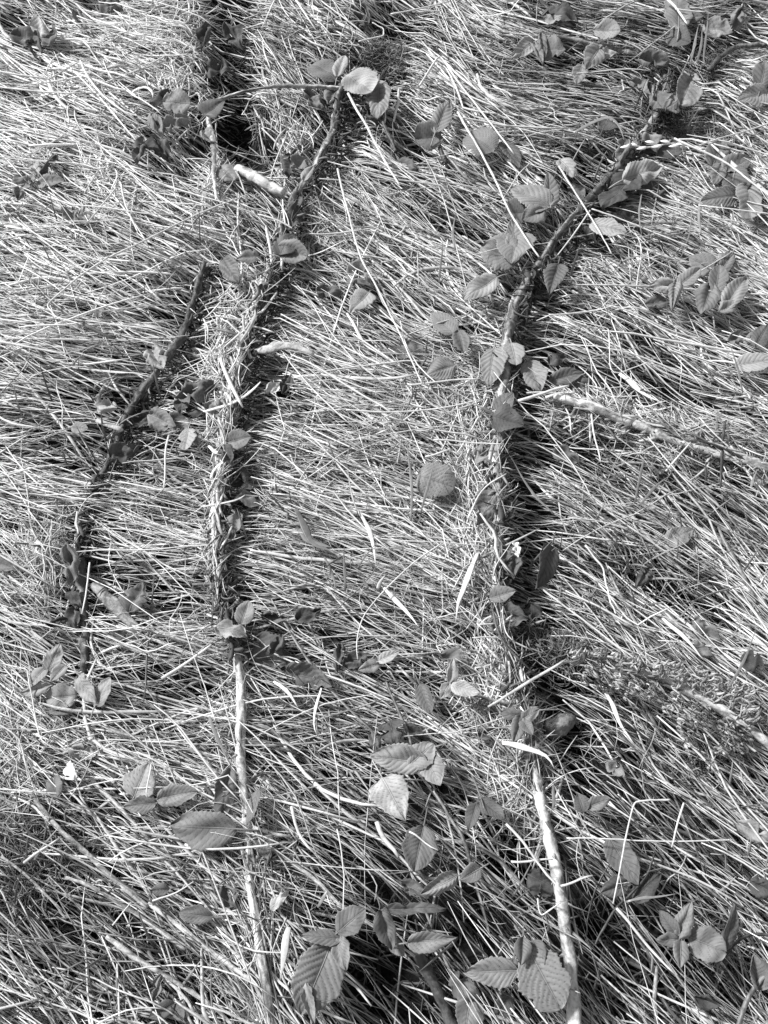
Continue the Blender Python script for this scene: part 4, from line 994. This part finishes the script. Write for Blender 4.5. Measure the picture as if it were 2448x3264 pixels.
# --- top part, farthest from the camera
G(562,322,84,58,178,.26,'flat pale grey leaf standing out beside the thin level twig', 'elliptic', .056, rib=.0005, fold=.04)
G(682,338,78,62,-34,.10,'dark folded leaf at the end of the thin level twig', 'heart', .064, fold=.4)
D(508,306,66,44,-30,.09,'dark shrivelled leaf next to the flat pale grey leaf', 'ovate', .052, .6)
D(500,390,70,46,60,.24,'crumpled pale leaf below the flat pale grey leaf', 'ovate', .046)
D(566,384,90,44,-16,.24,'long crumpled leaf joined to the upright stalk', 'narrow', .05)
D(448,482,84,56,104,.13,'drooping dead leaf on a hump of straw above a shaded gap', 'ovate', .06, .5)
D(478,462,60,40,20,.06,'black curled tip above the drooping dead leaf', 'ovate', .066)
D(520,480,80,50,60,.1,'dull dead leaf right of the drooping one', 'ovate', .05)
D(120,92,70,50,30,.42,'pale bleached leaf near the top corner', 'ovate', .05, .4)
D(80,120,90,54,10,.13,'dark leaf in the clump near the top corner', 'ovate', .044)
D(110,160,80,50,60,.1,'dark leaf lower in the clump near the top corner', 'ovate', .04)
D(160,110,60,70,-80,.16,'dull standing leaf beside the pale bleached one', 'ovate', .05)
D(70,590,78,56,112,.22,'folded grey leaf with a pale side, leftmost of a pair on the straw', 'ovate', .054, .3)
G(160,570,84,40,0,.18,'flat toothed leaf, second of a pair on the straw', 'ovate', .05)
D(112,535,50,36,60,.32,'pale little leaf above the pair on the straw', 'ovate', .05)
D(150,520,80,34,-50,.1,'dark twisted leaf beside the pale little leaf', 'narrow', .05)
D(142,638,36,26,80,.12,'tiny dark leaf below the pair on the straw', 'ovate', .044)
D(228,692,66,58,70,.22,'crumpled leaf held by a broken straw in open straw', 'heart', .05, .6)
D(272,688,60,46,30,.38,'pale crumpled leaf beside the one held by a broken straw', 'heart', .05, .6)
G(722,545,66,56,40,.20,'round spotted grey leaf beside the short thick stump', 'round', .046)
D(666,432,60,40,40,.26,'pale leaf stuck on the upright torn stalk', 'ovate', .054)
D(652,120,90,50,100,.08,'dark leaf hanging at the rim of the top hollow', 'ovate', .05)
D(700,220,90,60,10,.09,'dark leaf in the top hollow above the dark folded leaf', 'ovate', .03)
D(745,110,90,60,60,.09,'dark leaf in the top hollow at its far end', 'ovate', .03)
D(350,15,70,44,10,.14,'grey leaf cut by the top edge', 'ovate', .04)
D(270,70,90,44,60,.2,'grey leaf in dim straw near the top edge', 'ovate', .04)
G(1146,264,98,84,36,.30,'broad round leaf catching light on the cane fork', 'round', .062, rib=.0012)
G(1206,300,110,76,92,.22,'broad rough leaf overlapped by the round leaf on the cane fork', 'round', .056)
G(1032,222,90,70,-150,.15,'grey round leaf behind the cane fork', 'round', .056)
G(1085,206,62,44,-70,.28,'small pale leaf between the two round leaves at the cane fork', 'ovate', .06)
G(1062,288,90,58,110,.16,'grey hanging leaf under the level twig at the cane fork', 'ovate', .046)
D(1000,315,80,36,40,.18,'thin dull leaf beside the grey hanging leaf', 'narrow', .04)
D(1195,365,66,40,40,.09,'dark ragged end below the broad rough leaf', 'ovate', .04)
D(920,520,80,66,100,.08,'dark torn leaf beside the cane with a pale one in front', 'heart', .044)
G(984,545,56,28,-50,.26,'small pale leaf standing on the cane near the short thick stump', 'ovate', .07)
D(950,520,60,44,140,.2,'grey leaf scrap between the dark torn leaf and the cane', 'ovate', .056)
D(940,690,110,60,100,.09,'long dark withered leaf hanging on the cane below the stump', 'narrow', .05)
D(905,760,60,50,30,.12,'brown leaf on the cane above the dark folded one', 'ovate', .056)
G(1412,360,112,56,-66,.20,'toothed upright leaf with wavy edge in open straw', 'ovate', .058)
G(1366,432,84,66,168,.17,'round dull leaf at the foot of the toothed upright leaf', 'round', .05)
G(1532,448,96,86,-150,.20,'round grey leaf crossed by the long straight pale straw', 'round', .054)
G(1632,490,100,54,62,.10,'dark drooping leaf beside the round leaf with the long straw', 'ovate', .048)
D(1294,530,76,48,24,.12,'small brown dead leaf sunk in a gap of the straw', 'ovate', .038)
D(1140,20,80,60,60,.12,'dull dead leaf near the top edge above the cane fork', 'ovate', .04)
D(1150,55,50,44,-30,.1,'dark leaf below the dull one near the top edge', 'ovate', .04)
G(1936,92,82,48,6,.28,'pale oval leaf lying clear in dim straw near the top', 'elliptic', .056)
D(1786,42,110,62,12,.09,'large dark leaf clump near the top edge', 'ovate', .046, .4)
D(1762,58,56,30,0,.28,'pale underside showing under the large dark clump', 'ovate', .05, .3)
G(1672,152,84,40,142,.34,'pale slim leaf pointing down from a knot of leaves', 'ovate', .056, fold=.3)
G(1714,158,76,30,62,.16,'slim dark leaf beside the pale slim one', 'ovate', .054)
G(1732,140,90,30,86,.13,'narrow dark leaf standing in the knot of leaves', 'narrow', .054)
G(1768,152,72,54,10,.17,'dull broad leaf on the far side of the knot of leaves', 'ovate', .048)
G(1890,182,84,60,122,.24,'grey leaf with fine veins below the mossy level twig', 'ovate', .058)
G(1848,232,68,48,106,.20,'lower grey leaf under the finely veined one', 'ovate', .052)
D(1940,165,50,26,10,.36,'bright scrap beside the finely veined leaf', 'ovate', .05)
G(2166,28,104,88,-90,.20,'big plain smooth leaf cut by the top edge', 'round', .056, rib=.0004, fold=.03)
G(2196,52,90,30,0,.16,'plain leaf strip below the big smooth one', 'narrow', .048)
G(2166,118,74,52,20,.12,'dark leaf among the upright grass tuft', 'ovate', .046)
G(2290,88,90,46,20,.22,'grey ragged leaf beyond the upright grass tuft', 'ovate', .048, crumple=.3)
D(2352,50,60,50,-60,.2,'grey leaf near the top edge beyond the ragged one', 'ovate', .046)
G(2434,232,88,64,-80,.13,'dark leaf with fanned ribs cut by the side edge', 'ovate', .058, rib=.0016)
G(2400,304,104,54,160,.26,'pale leaf pointing inwards below the dark fan ribbed one at the side edge', 'ovate', .054)
D(2190,282,110,92,112,.26,'largest curled dead leaf, striped, leaning on the thorny cane end', 'elliptic', .064, .2, .5)
D(2150,325,60,50,150,.22,'pale lobe under the largest curled dead leaf', 'round', .05, .4)
D(2045,264,70,30,10,.17,'thin leaf pointing at the thorny cane end', 'narrow', .05)
D(2072,292,60,46,80,.22,'small pale leaf pressed on the thorny cane near its end', 'ovate', .054)
D(2105,325,56,60,60,.16,'knotted brown leaf wrapped round the thorny cane', 'round', .066, .6, .6)
D(2085,190,90,44,10,.14,'dull leaf over the top end of the thorny cane', 'ovate', .056)
G(1808,530,72,48,56,.27,'small round pale leaf on a thin stem in straw', 'round', .056)
G(2050,548,124,58,-16,.30,'pale toothed leaf lying across below the thorny cane bend', 'ovate', .058)
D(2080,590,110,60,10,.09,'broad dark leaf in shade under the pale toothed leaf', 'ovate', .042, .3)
D(2140,470,100,50,10,.10,'flat dark leaf to the far side of the thorny cane bend', 'ovate', .044, .2)
D(1985,480,70,50,100,.18,'pale brown leaf folded on the thorny cane bend', 'ovate', .058)
D(2080,445,60,50,60,.22,'pale brown leaf beside the thorny cane bend', 'ovate', .05)
D(1935,402,84,48,20,.08,'dark leaf inside the arching grass blade', 'ovate', .044, .3)
G(1940,722,118,54,14,.34,'palest toothed leaf, lying level by the crossing bright straws', 'ovate', .056)
D(1968,610,150,100,130,.07,'largest dark leaf, hanging in the hollow beside the thorny cane', 'ovate', .052, .15)
D(1890,740,70,44,70,.08,'dark crumb of leaf at the lower end of the hollow', 'ovate', .04)
D(1995,678,60,46,40,.17,'grey leaf at the foot of the largest dark leaf', 'ovate', .04)
G(2290,482,90,80,-70,.15,'dull leaf, topmost of a heap crossed by a bright straw', 'ovate', .05)
G(2352,520,90,56,-20,.16,'grey leaf at the far side of a heap crossed by a bright straw', 'ovate', .05)
G(2340,570,96,84,80,.10,'dark leaf in the middle of a heap crossed by a bright straw', 'round', .05)
G(2290,550,80,50,110,.16,'grey hanging leaf on the near side of a heap crossed by a bright straw', 'ovate', .05)
G(2300,626,116,48,170,.20,'pointed toothed leaf stretching sideways below the heap', 'ovate', .056)
G(2392,638,112,86,86,.22,'broad leaf with pointed tip hanging lowest below the heap', 'round', .056)
tri_leaf((1742,690), [(1690,622,136,76,204,1.15),(1752,600,96,50,-96,.95),(1700,680,80,54,150,1.0)], 'large toothed compound leaf beside the long straight pale straw', .20, .056)
G(1652,674,80,66,172,.15,'smooth grey leaf below the large toothed compound leaf', 'round', .052, rib=.0004)
G(1640,785,96,126,100,.20,'wide leaf with clear veins touching the thorny cane', 'heart', .058, rib=.0012)
G(1598,800,128,100,196,.19,'large wide leaf beside the one with clear veins', 'ovate', .052)
G(1638,740,110,56,-82,.22,'leaf standing up behind the wide leaves, crossed by a straw', 'ovate', .056)
D(1835,615,60,50,60,.16,'dim leaf near the hollow and the crossing straws', 'ovate', .036)

# ------------------------------------------------------------------ single straws and grass blades that lie on top
def straw(name, pts, w, shade, label, cat, z=.05, kind='stalk', green=False, group=None):
    zz = np.linspace(z, z + .004, len(pts)) if not isinstance(z, (list, tuple)) else z
    P = np.array([at(x, y, q) for (x, y), q in zip(pts, zz)])
    if len(P) > 2 and kind == 'kink':
        out = []
        for a, b_ in zip(P[:-1], P[1:]):
            out.append(a + (b_ - a) * np.linspace(0, 1, 9)[:-1, None])
        c = np.concatenate(out + [P[-1:]])
        for _ in range(2):
            c[1:-1] = (c[:-2] + 2 * c[1:-1] + c[2:]) / 4
    else:
        c = smooth_path(P, .006)
    n_ = len(c)
    py = np.mean([q[1] for q in pts])
    r_ = w * (.36 if kind == 'blade' else .29) * px_size(py)
    s = np.linspace(0, 1, n_)
    if kind == 'blade':
        rad = r_ * np.minimum(1, np.minimum(1.2 * s + .55, (1 - s) * 1.6 + .05)) * (1 + .08 * np.sin(s * 17 + w)); fl = .12
    else:
        rad = r_ * (1 - .3 * s); fl = .85
    SEED[0] += 1
    r0 = np.random.default_rng(SEED[0])
    if kind != 'blade':
        for k in np.arange(.12, 1, .31):
            rad = rad * (1 + .22 * np.exp(-((s - k - r0.uniform(-.05, .05)) * n_ / 1.3) ** 2))
    c = c + np.sin(s * 5 + w)[:, None] * np.array([.0012, .0012, .0008]) + np.convolve(r0.normal(0, 1, n_ + 12), np.ones(7) / 7, 'same')[6:6 + n_, None] * np.array([.0007, .0007, .0004])
    V, idx, ln, per = sweep(c[None], rad[None], 8, np.array([fl]), np.full((1, n_), r0.uniform(-.4, .4)))
    o = link(name, V, idx, ln, M_GRASS if green else M_STRAW, {'shade': np.full(len(V), shade)})
    return tag(o, label, cat, group)
LS = 'single pale straws lying loose on top of the mat'
def S(pts, w, label, kind='stalk', shade=.68, z=.052): return straw('straw', pts, w, shade, label, 'straw', z, kind, False, LS)
GB = 'single grass blades'
def B(pts, w, label, shade=.55, z=.055): return tag(straw('grass_spear', pts, w, shade, label, 'grass blade', z, 'blade', True, GB), kind='thing')
def W(pts, w, label, shade=.7, z=.052): return straw('flat_straw', pts, w, shade, label, 'dry blade', z, 'blade', False, 'broad dry blades lying on the mat')
S([(1460,355),(1560,545),(1632,689),(1722,815)], 12, 'long straight bright straw crossing the round grey leaf and ending at the toothed compound leaf', z=.066)
S([(1077,536),(1110,670),(1145,816),(1229,978),(1283,1091),(1347,1224)], 11, 'longest straight straw, steep, running down the open middle between the two main canes', z=.06)
S([(1780,531),(1858,644),(1947,812)], 9, 'bright straw from the small round pale leaf down across the hollow edge', z=.064)
S([(2470,385),(2350,424),(2228,464)], 10, 'bright straw coming in from the side edge toward the bent ear of grass', z=.062)
S([(2150,440),(2190,462),(2301,516),(2400,585),(2480,640)], 12, 'bright thick straw slanting over the leaf heap', z=.066)
S([(1883,669),(1980,700),(2080,735),(2200,790)], 8, 'straw running under the palest toothed leaf from the straw crossing', z=.052)
S([(1880,672),(1830,745),(1775,816)], 9, 'short bright straw crossing another beside the largest dark leaf', z=.056)
S([(349,816),(251,880),(148,971),(177,1013),(260,1040)], 10, 'sharply broken pale straw forming a wide corner over the side mat', 'kink', z=.056)
S([(354,816),(480,755),(630,684),(790,622)], 10, 'bright straw slanting upward to the short thick stump', z=.056)
S([(384,590),(410,670),(436,743)], 9, 'steep straw below the hump with the drooping dead leaf', z=.056)
S([(369,600),(320,660),(280,708)], 8, 'thin straw slanting down to the pale crumpled leaf', z=.056)
S([(219,395),(216,350),(228,332),(262,350),(320,372)], 8, 'thin straw bent into a hook on the side mat', z=.054)
S([(1244,47),(1320,28),(1431,7)], 9, 'bright straw rising to the top edge from beside the moss', z=.056)
S([(1106,302),(1140,360),(1180,418),(1225,500),(1273,590)], 14, 'thick bleached straw hanging from the cane fork', z=.062)
S([(1141,135),(1224,113),(1226,88),(1185,74)], 8, 'thin straw bent back on itself near the moss tuft', 'kink', z=.06)
S([(1340,270),(1401,172),(1450,250),(1540,370),(1640,490)], 11, 'tall bent double straw forming a peak near the top', 'kink', z=.064)
S([(1101,1308),(1230,1309),(1357,1305),(1450,1295),(1529,1278)], 9, 'level bright straw lying straight across the open middle', z=.058)
S([(1303,1224),(1400,1216),(1524,1210)], 10, 'level straw with a blunt end below the ribbed oval leaf', z=.056)
S([(1380,1404),(1446,1401),(1520,1410),(1603,1421)], 9, 'level straw just above the round wrinkled leaf, ending at the thorny cane', z=.058)
S([(1357,1453),(1436,1436)], 10, 'short cut straw touching the round wrinkled leaf from above', z=.056)
S([(1937,1052),(1944,1160),(1966,1187),(2020,1170),(2075,1150)], 7, 'thin straw bent into a loop beside the broad white tipped blade', z=.06)
W([(1971,1195),(2035,1239),(2104,1278)], 26, 'broad white tipped blade in the shaded straw', .92)
S([(1652,1278),(1730,1254),(1809,1234)], 16, 'cut flat stick of straw projecting over the hollow at the thorny cane', shade=.75, z=.064)
S([(1740,1266),(1800,1254),(1835,1250)], 12, 'shorter cut stick just under the flat one over the hollow', shade=.8, z=.056)
S([(1883,1313),(1898,1390),(1912,1475)], 9, 'steep straw below the start of the ragged side cane', z=.056)
S([(2124,1500),(2160,1458),(2198,1414)], 10, 'short straw leaning up to the ragged side cane', z=.056)
W([(1141,1632),(1180,1696),(1195,1750),(1197,1804)], 20, 'bleached bent blade in the open middle above the broad dark blades', .75)
S([(1406,1735),(1330,1785),(1259,1848),(1200,1910),(1160,1966),(1138,2040),(1138,2104)], 8, 'thin straw curving in a long arc through the lower open middle', z=.06)
W([(1224,1873),(1278,1922),(1332,2006)], 22, 'bleached torn blade crossed by the long arc straw', .85)
W([(875,2168),(915,2212),(954,2257)], 18, 'short bright blade below the broad withered leaves', .9)
W([(1022,2196),(1006,2250),(1004,2300),(1014,2340)], 13, 'pale upright curved blade standing between two level straws', .88)
W([(1522,1762),(1480,1873),(1460,1920),(1448,1990)], 28, 'broad striped grey blade, broken, beside the trampled straw of the thorny cane', .62)
W([(2116,1965),(2180,2036),(2246,2104)], 24, 'flat white strip of straw with a square end', .9, .056)
W([(1917,2198),(1950,2245),(1976,2296),(2000,2335),(2022,2372)], 20, 'pale curved blade hanging under the withered fern', .8)
S([(1868,1735),(1927,1804),(1932,1868),(1942,1920),(1960,1960)], 10, 'straw kinked at a sharp knee beyond the dark glossy leaf', 'kink', z=.058)
W([(1600,2368),(1640,2370),(1696,2385),(1740,2414),(1762,2455)], 28, 'broad bright blade arching over the thorny cane', .78, .066)
S([(1632,2743),(1700,2743),(1760,2743)], 10, 'level straw ending at the thorny cane', z=.056)
S([(1802,2676),(2000,2676),(2180,2678),(2336,2679)], 8, 'thin dead level straw running far across the steep straws', z=.06)
S([(2139,2546),(2080,2546),(2021,2556),(1986,2694),(1954,2881)], 10, 'sharply kinked straw crossing the dark large leaf', 'kink', z=.064)
S([(2178,2561),(2160,2630),(2136,2706)], 9, 'short steep straw hanging over the level one', z=.062)
S([(1789,2822),(1840,2806),(1888,2792)], 10, 'short straw sticking out sideways from the thorny cane', z=.072)
S([(1610,2630),(1680,2710),(1799,2841)], 13, 'thick bright straw running down onto the thorny cane', z=.064)
S([(1711,2866),(1730,2915),(1784,2881)], 9, 'straw folded to a v beside the thorny cane', 'kink', z=.062)
S([(1960,2900),(2075,3014),(2150,3104)], 14, 'stout straw pointing at the four leaflet leaf', z=.058)
W([(926,2950),(912,3000),(903,3045),(894,3125)], 36, 'broadest bright blade, standing beside the biggest ribbed leaf', .8, .066)
S([(924,2576),(946,2640),(998,2718)], 14, 'thick bright straw bent near its top, between the longest cane and the dark ribbed leaf', z=.058)
S([(1072,2645),(1090,2740),(1099,2802),(1096,2920)], 7, 'thin upright straw standing above the three part leaf', z=.062)
S([(1200,2620),(1230,2675),(1266,2736)], 22, 'grey jointed straw lying under the largest pale leaf', shade=.62, z=.05)
S([(1091,3112),(1130,3150),(1190,3200)], 12, 'straw pointing into the dark lower hollow', z=.04)
S([(1300,2655),(1345,2672),(1395,2712)], 8, 'short bright straw across the dark deeply ribbed leaf', z=.066)
S([(478,2440),(472,2490),(468,2540)], 7, 'short thin straw lying on the pale leaflet of the three part leaf', z=.074)
S([(74,2753),(113,2723),(197,2664)], 13, 'blunt straw stub slanting over the mossy hollow', z=.052)
S([(354,2955),(386,2915),(418,2876)], 7, 'thin split straw crossing the jointed stalks', z=.066)
S([(482,2876),(566,2841),(615,2812)], 8, 'bright straw across the stalks near the square cut end', z=.066)
S([(246,1632),(246,1706)], 9, 'short bright upright straw at the foot of the dark twig', z=.054)
S([(285,1794),(280,1868),(258,1960)], 9, 'thin upright straw standing in front of the tall ragged withered leaf', z=.058)
S([(516,2161),(615,2099),(672,2058)], 16, 'snapped pale stalk slanting up to the longest cane', shade=.72, z=.05)
S([(2119,-10),(2163,39),(2193,74)], 12, 'bright straw hanging in front of the big plain smooth leaf', z=.064)
S([(2150,32),(2200,32),(2250,38)], 8, 'short level straw lying on the big plain smooth leaf', z=.066)
S([(1716,1868),(1839,1957),(1947,2050),(2060,2130)], 10, 'long straight straw slanting down to the withered fern', z=.052)
S([(1690,520),(1650,560),(1600,640)], 6, 'thin straw beside the small round pale leaf', z=.05)
S([(540,1385),(530,1440),(520,1560)], 10, 'bent pale straw hanging below the pale clean leaf', z=.056)
S([(1490,1655),(1540,1560),(1610,1515)], 9, 'pale straw arching over the large wrinkled leaf', z=.068)
B([(2203,197),(2215,130),(2230,74)], 12, 'upright grass blade, left one of the tuft by the big smooth leaf')
B([(2222,200),(2234,140),(2240,84)], 12, 'upright grass blade, middle one of the tuft by the big smooth leaf')
B([(2244,196),(2252,110),(2256,20)], 10, 'upright grass blade, tallest one of the tuft by the big smooth leaf')
B([(1830,420),(1907,384),(1947,379),(1976,408),(1993,448)], 18, 'grey grass blade arching in a hoop over a dark leaf', .6, .07)
B([(2320,2198),(2370,2104),(2414,2001)], 12, 'tall single grass blade slanting up near the side edge', .5, .064)
B([(1765,1640),(1706,1573),(1625,1460)], 15, 'long grey grass blade slanting across the hollow by the thorny cane', .6, .066)
B([(1308,1660),(1310,1560),(1304,1440),(1296,1370)], 13, 'upright grass blade beside the round wrinkled leaf', .6, .06)
B([(1345,1630),(1365,1540),(1385,1460)], 11, 'grass blade crossing the edge of the round wrinkled leaf', .6, .07)
B([(1140,1640),(1120,1560),(1100,1480)], 9, 'thin grass blade in the open middle, above the bleached bent blade', .45, .056)
B([(1402,900),(1408,830),(1408,760)], 10, 'thin upright grass blade in straw near the long pointed leaf', .5, .056)
B([(1448,800),(1444,750),(1450,690)], 14, 'pale grass blade below the round grey leaf with the long straw', .75, .058)
B([(2045,620),(2040,690),(2044,760)], 9, 'grass blade hanging below the pale toothed leaf', .5, .056)
B([(2235,745),(2225,690),(2232,640),(2250,610)], 12, 'pale curling grass blade between leaf heap and dark hollow', .7, .06)
B([(2370,1250),(2350,1180),(2330,1090)], 12, 'grey grass blade slanting over the brightest straw', .5, .06)
B([(2290,1400),(2288,1350),(2286,1310)], 15, 'short broad grass blade rising from the ragged side cane', .5, .056)
B([(2320,1410),(2322,1370),(2320,1335)], 14, 'second short broad grass blade on the ragged side cane', .5, .056)
B([(2026,1600),(2040,1510),(2066,1420)], 12, 'tall grass blade below the dark hanging leaf', .5, .056)
B([(2040,1610),(2090,1550),(2140,1510)], 13, 'long grass blade leaning over the green patch', .55, .056)
B([(2388,1560),(2402,1530),(2412,1500)], 14, 'stubby pale grass blade at the side edge', .7, .056)
B([(1010,2350),(1016,2280),(1060,2360)], 9, 'grey grass blade sunk in level straws', .45, .05)
for pts, w, lab in [([(940,1625),(975,1680),(1000,1730),(1070,1765)], 34, 'broadest dark grass blade in the open middle'), ([(950,1690),(990,1720),(1060,1750)], 34, 'dark broad blade overlapping the broadest one'),
                    ([(1030,1780),(1070,1850),(1060,1890)], 14, 'dark blade standing below the broadest one'), ([(1205,1880),(1215,1850),(1230,1832)], 22, 'small dark oval blade in the open middle'),
                    ([(1098,1885),(1096,1830),(1100,1735)], 13, 'upright dark blade near the small oval one'), ([(1170,1880),(1160,1830)], 14, 'short dark blade beside the small oval one')]:
    B(pts, w, lab, .3, .05)
B([(800,2310),(860,2330),(900,2355)], 18, 'grey blade low in straw beside the longest cane', .5, .046)
B([(670,2280),(690,2360),(740,2440)], 18, 'curved grey blade leaning on the longest cane', .55, .056)
B([(1765,2500),(1768,2540),(1762,2570),(1748,2600)], 16, 'dark curling blade against the thorny cane', .3, .07)
B([(1015,2890),(1030,2860),(1050,2830)], 18, 'short grey blade in the straw above the three part leaf', .5, .056)
B([(1990,2880),(2060,2860),(2160,2850)], 14, 'grey blade lying below the blackest leaf', .6, .056)

# pale bark curl, wood wedge, wood lump, stubs, ear of grass
def slab(name, pts, flat, mat, shade, label, cat, z, S_=12, lump=.2, seed=1):
    V, idx, ln, P, rad = cane_mesh(pts, z, S_, lump, seed)
    c = np.repeat(P, S_, 0)
    V = c + (V - c) * np.array([1, 1, flat])
    r0 = np.random.default_rng(seed)
    o = link(name, V, idx, ln, mat, {'shade': shade + r0.normal(0, .1, len(V))})
    return tag(o, label, cat)
slab('bark_curl', [(814,1122,22),(850,1112,36),(900,1102,34),(950,1108,30),(985,1122,26),(998,1132,14)], .45, M_WOOD, .85, 'pale speckled curl of bark lying bowed beside the longest pale cane', 'bark', .038, seed=61)
slab('wood_wedge', [(292,1862,30),(325,1893,46),(365,1931,46),(405,1969,38),(440,2002,24),(466,2026,6)], .3, M_WOOD, .5, 'broken pale wedge of wood with long grain beside the black hollow', 'wood', .034, 18, .1, 62)
slab('wood_lump', [(1744,2338,30),(1762,2328,62),(1790,2312,70),(1815,2298,56),(1832,2288,24)], .7, M_WOOD, .42, 'brown rounded lump of rotten wood in the black hollow beside the thorny cane', 'wood', .012, 18, .3, 63)
slab('straw_stub', [(306,1340,16),(340,1352,24),(380,1368,22),(388,1372,16)], .5, M_WOOD, .78, 'thick pale stub of stalk lying by the foot of the dark twig', 'stub', .044, 10, .08, 64)
slab('dead_stump', [(1965,560,30),(1950,600,90),(1930,650,100),(1905,700,60)], .5, M_TWIG, .12, 'black rotten stump showing in the hollow behind the largest dark leaf', 'stump', .0, 16, .2, 65)

def seed_ear():
    root = tag(empty('grass_ear', tuple(at(2100,462,.06))), 'bleached ear of grass with overlapping husks beside the thorny cane bend', 'grass ear')
    path = smooth_path([at(x, y, .06) for x, y in [(2000,462),(2060,470),(2120,460),(2160,458),(2215,470)]], .004)
    V, idx, ln, per = sweep(path[None], np.full((1, len(path)), .0011), 6)
    link('rachis', V, idx, ln, M_STRAW, {'shade': np.full(len(V), .8)}, root)
    for k, (x, y) in enumerate([(2010,463),(2035,466),(2062,468),(2090,458),(2110,462),(2138,456),(2165,460),(2190,464)]):
        p = np.array([at(x, y, .062), at(x - 16, y + 5 * (-1) ** k, .064), at(x - 34, y + 7 * (-1) ** k, .063)])
        c = smooth_path(p, .003)
        s = np.linspace(0, 1, len(c))
        V, idx, ln, per = sweep(c[None], (.0034 * np.sin(np.pi * (s * .9 + .08)) ** .8)[None], 8, np.array([.5]))
        link('husk', V, idx, ln, M_STRAW, {'shade': np.full(len(V), .9)}, root)
seed_ear()

def fern():
    """withered fern: a stem and curled, shrivelled side fronds"""
    root = tag(empty('withered_fern', tuple(at(2090,2180,.05))), 'withered fern frond with shrivelled curling leaflets draped over a pale cane', 'fern')
    stem = [(1790,2108),(1880,2118),(1960,2140),(2060,2165),(2160,2200),(2280,2260),(2380,2330)]
    c = smooth_path([at(x, y, .05 + .004 * math.sin(i)) for i, (x, y) in enumerate(stem)], .004)
    V, idx, ln, per = sweep(c[None], np.linspace(.0012, .0026, len(c))[None], 7)
    link('stem', V, idx, ln, M_TWIG, {'shade': np.full(len(V), .55)}, root)
    r0 = np.random.default_rng(77)
    ends_ = [(1830,2080,1),(1860,2170,1),(1900,2085,1),(1905,2190,1),(1960,2090,1),(1945,2210,1),(2010,2105,1),(2000,2225,1),(2080,2120,1),(2060,2225,1),(2150,2130,1),(2120,2275,1),(2170,2320,.7),(2230,2140,1.1),(2215,2310,.75),
             (2270,2150,1.1),(2190,2370,.7),(2300,2330,.75),(2330,2170,1.1),(2290,2400,.8),(2340,2400,.8),(2370,2190,1.1),(2260,2450,.7),(2390,2260,1)]
    for k, (ex, ey, tn) in enumerate(ends_):
        pxs, pys = pix(c[:, 0], c[:, 1], c[:, 2])
        j = np.argmin((pxs - ex - 26) ** 2 + (pys - ey) ** 2 * .6)
        a = c[j]; e = at(ex, ey, .048 + r0.uniform(-.008, .012))
        n_ = 12
        s = np.linspace(0, 1, n_)[:, None]
        mid = a + (e - a) * s + np.array([0, 0, 1]) * (.010 * np.sin(np.pi * s)) + r0.normal(0, .0012, (n_, 3))
        Ps = [mid]; Rs = [np.linspace(.001, .0005, n_)]
        for q in range(1, n_):
            for sg in (-1, 1, .4):
                d = unit(e - a); sd_ = unit(np.cross(d, [0, 0, 1])) * sg
                l = r0.uniform(.005, .012) * (1.1 - q / n_ * .5)
                t = np.linspace(0, 1, n_)[:, None]
                w = r0.uniform(1.5, 4)
                leafp = mid[q] + sd_ * l * np.sin(t * w) / w * 2.2 + d * l * .6 * t + np.array([0, 0, 1]) * l * (1 - np.cos(t * w)) / w * 1.6 * r0.choice([1, -.4])
                Ps.append(leafp); Rs.append(.0015 * np.sin(np.pi * (np.linspace(0, 1, n_) * .85 + .12)))
        P = np.array(Ps); Rr = np.array(Rs)
        fl = np.full(len(P), .3); fl[0] = 1
        V, idx, ln, per = sweep(P, Rr, 5, fl, np.repeat(r0.uniform(-1.2, 1.2, len(P))[:, None], n_, 1))
        link('frond', V, idx, ln, M_FERN, {'shade': np.repeat(np.clip(r0.normal(.6 * tn, .22, len(P)), 0, 1), per)}, root)
fern()
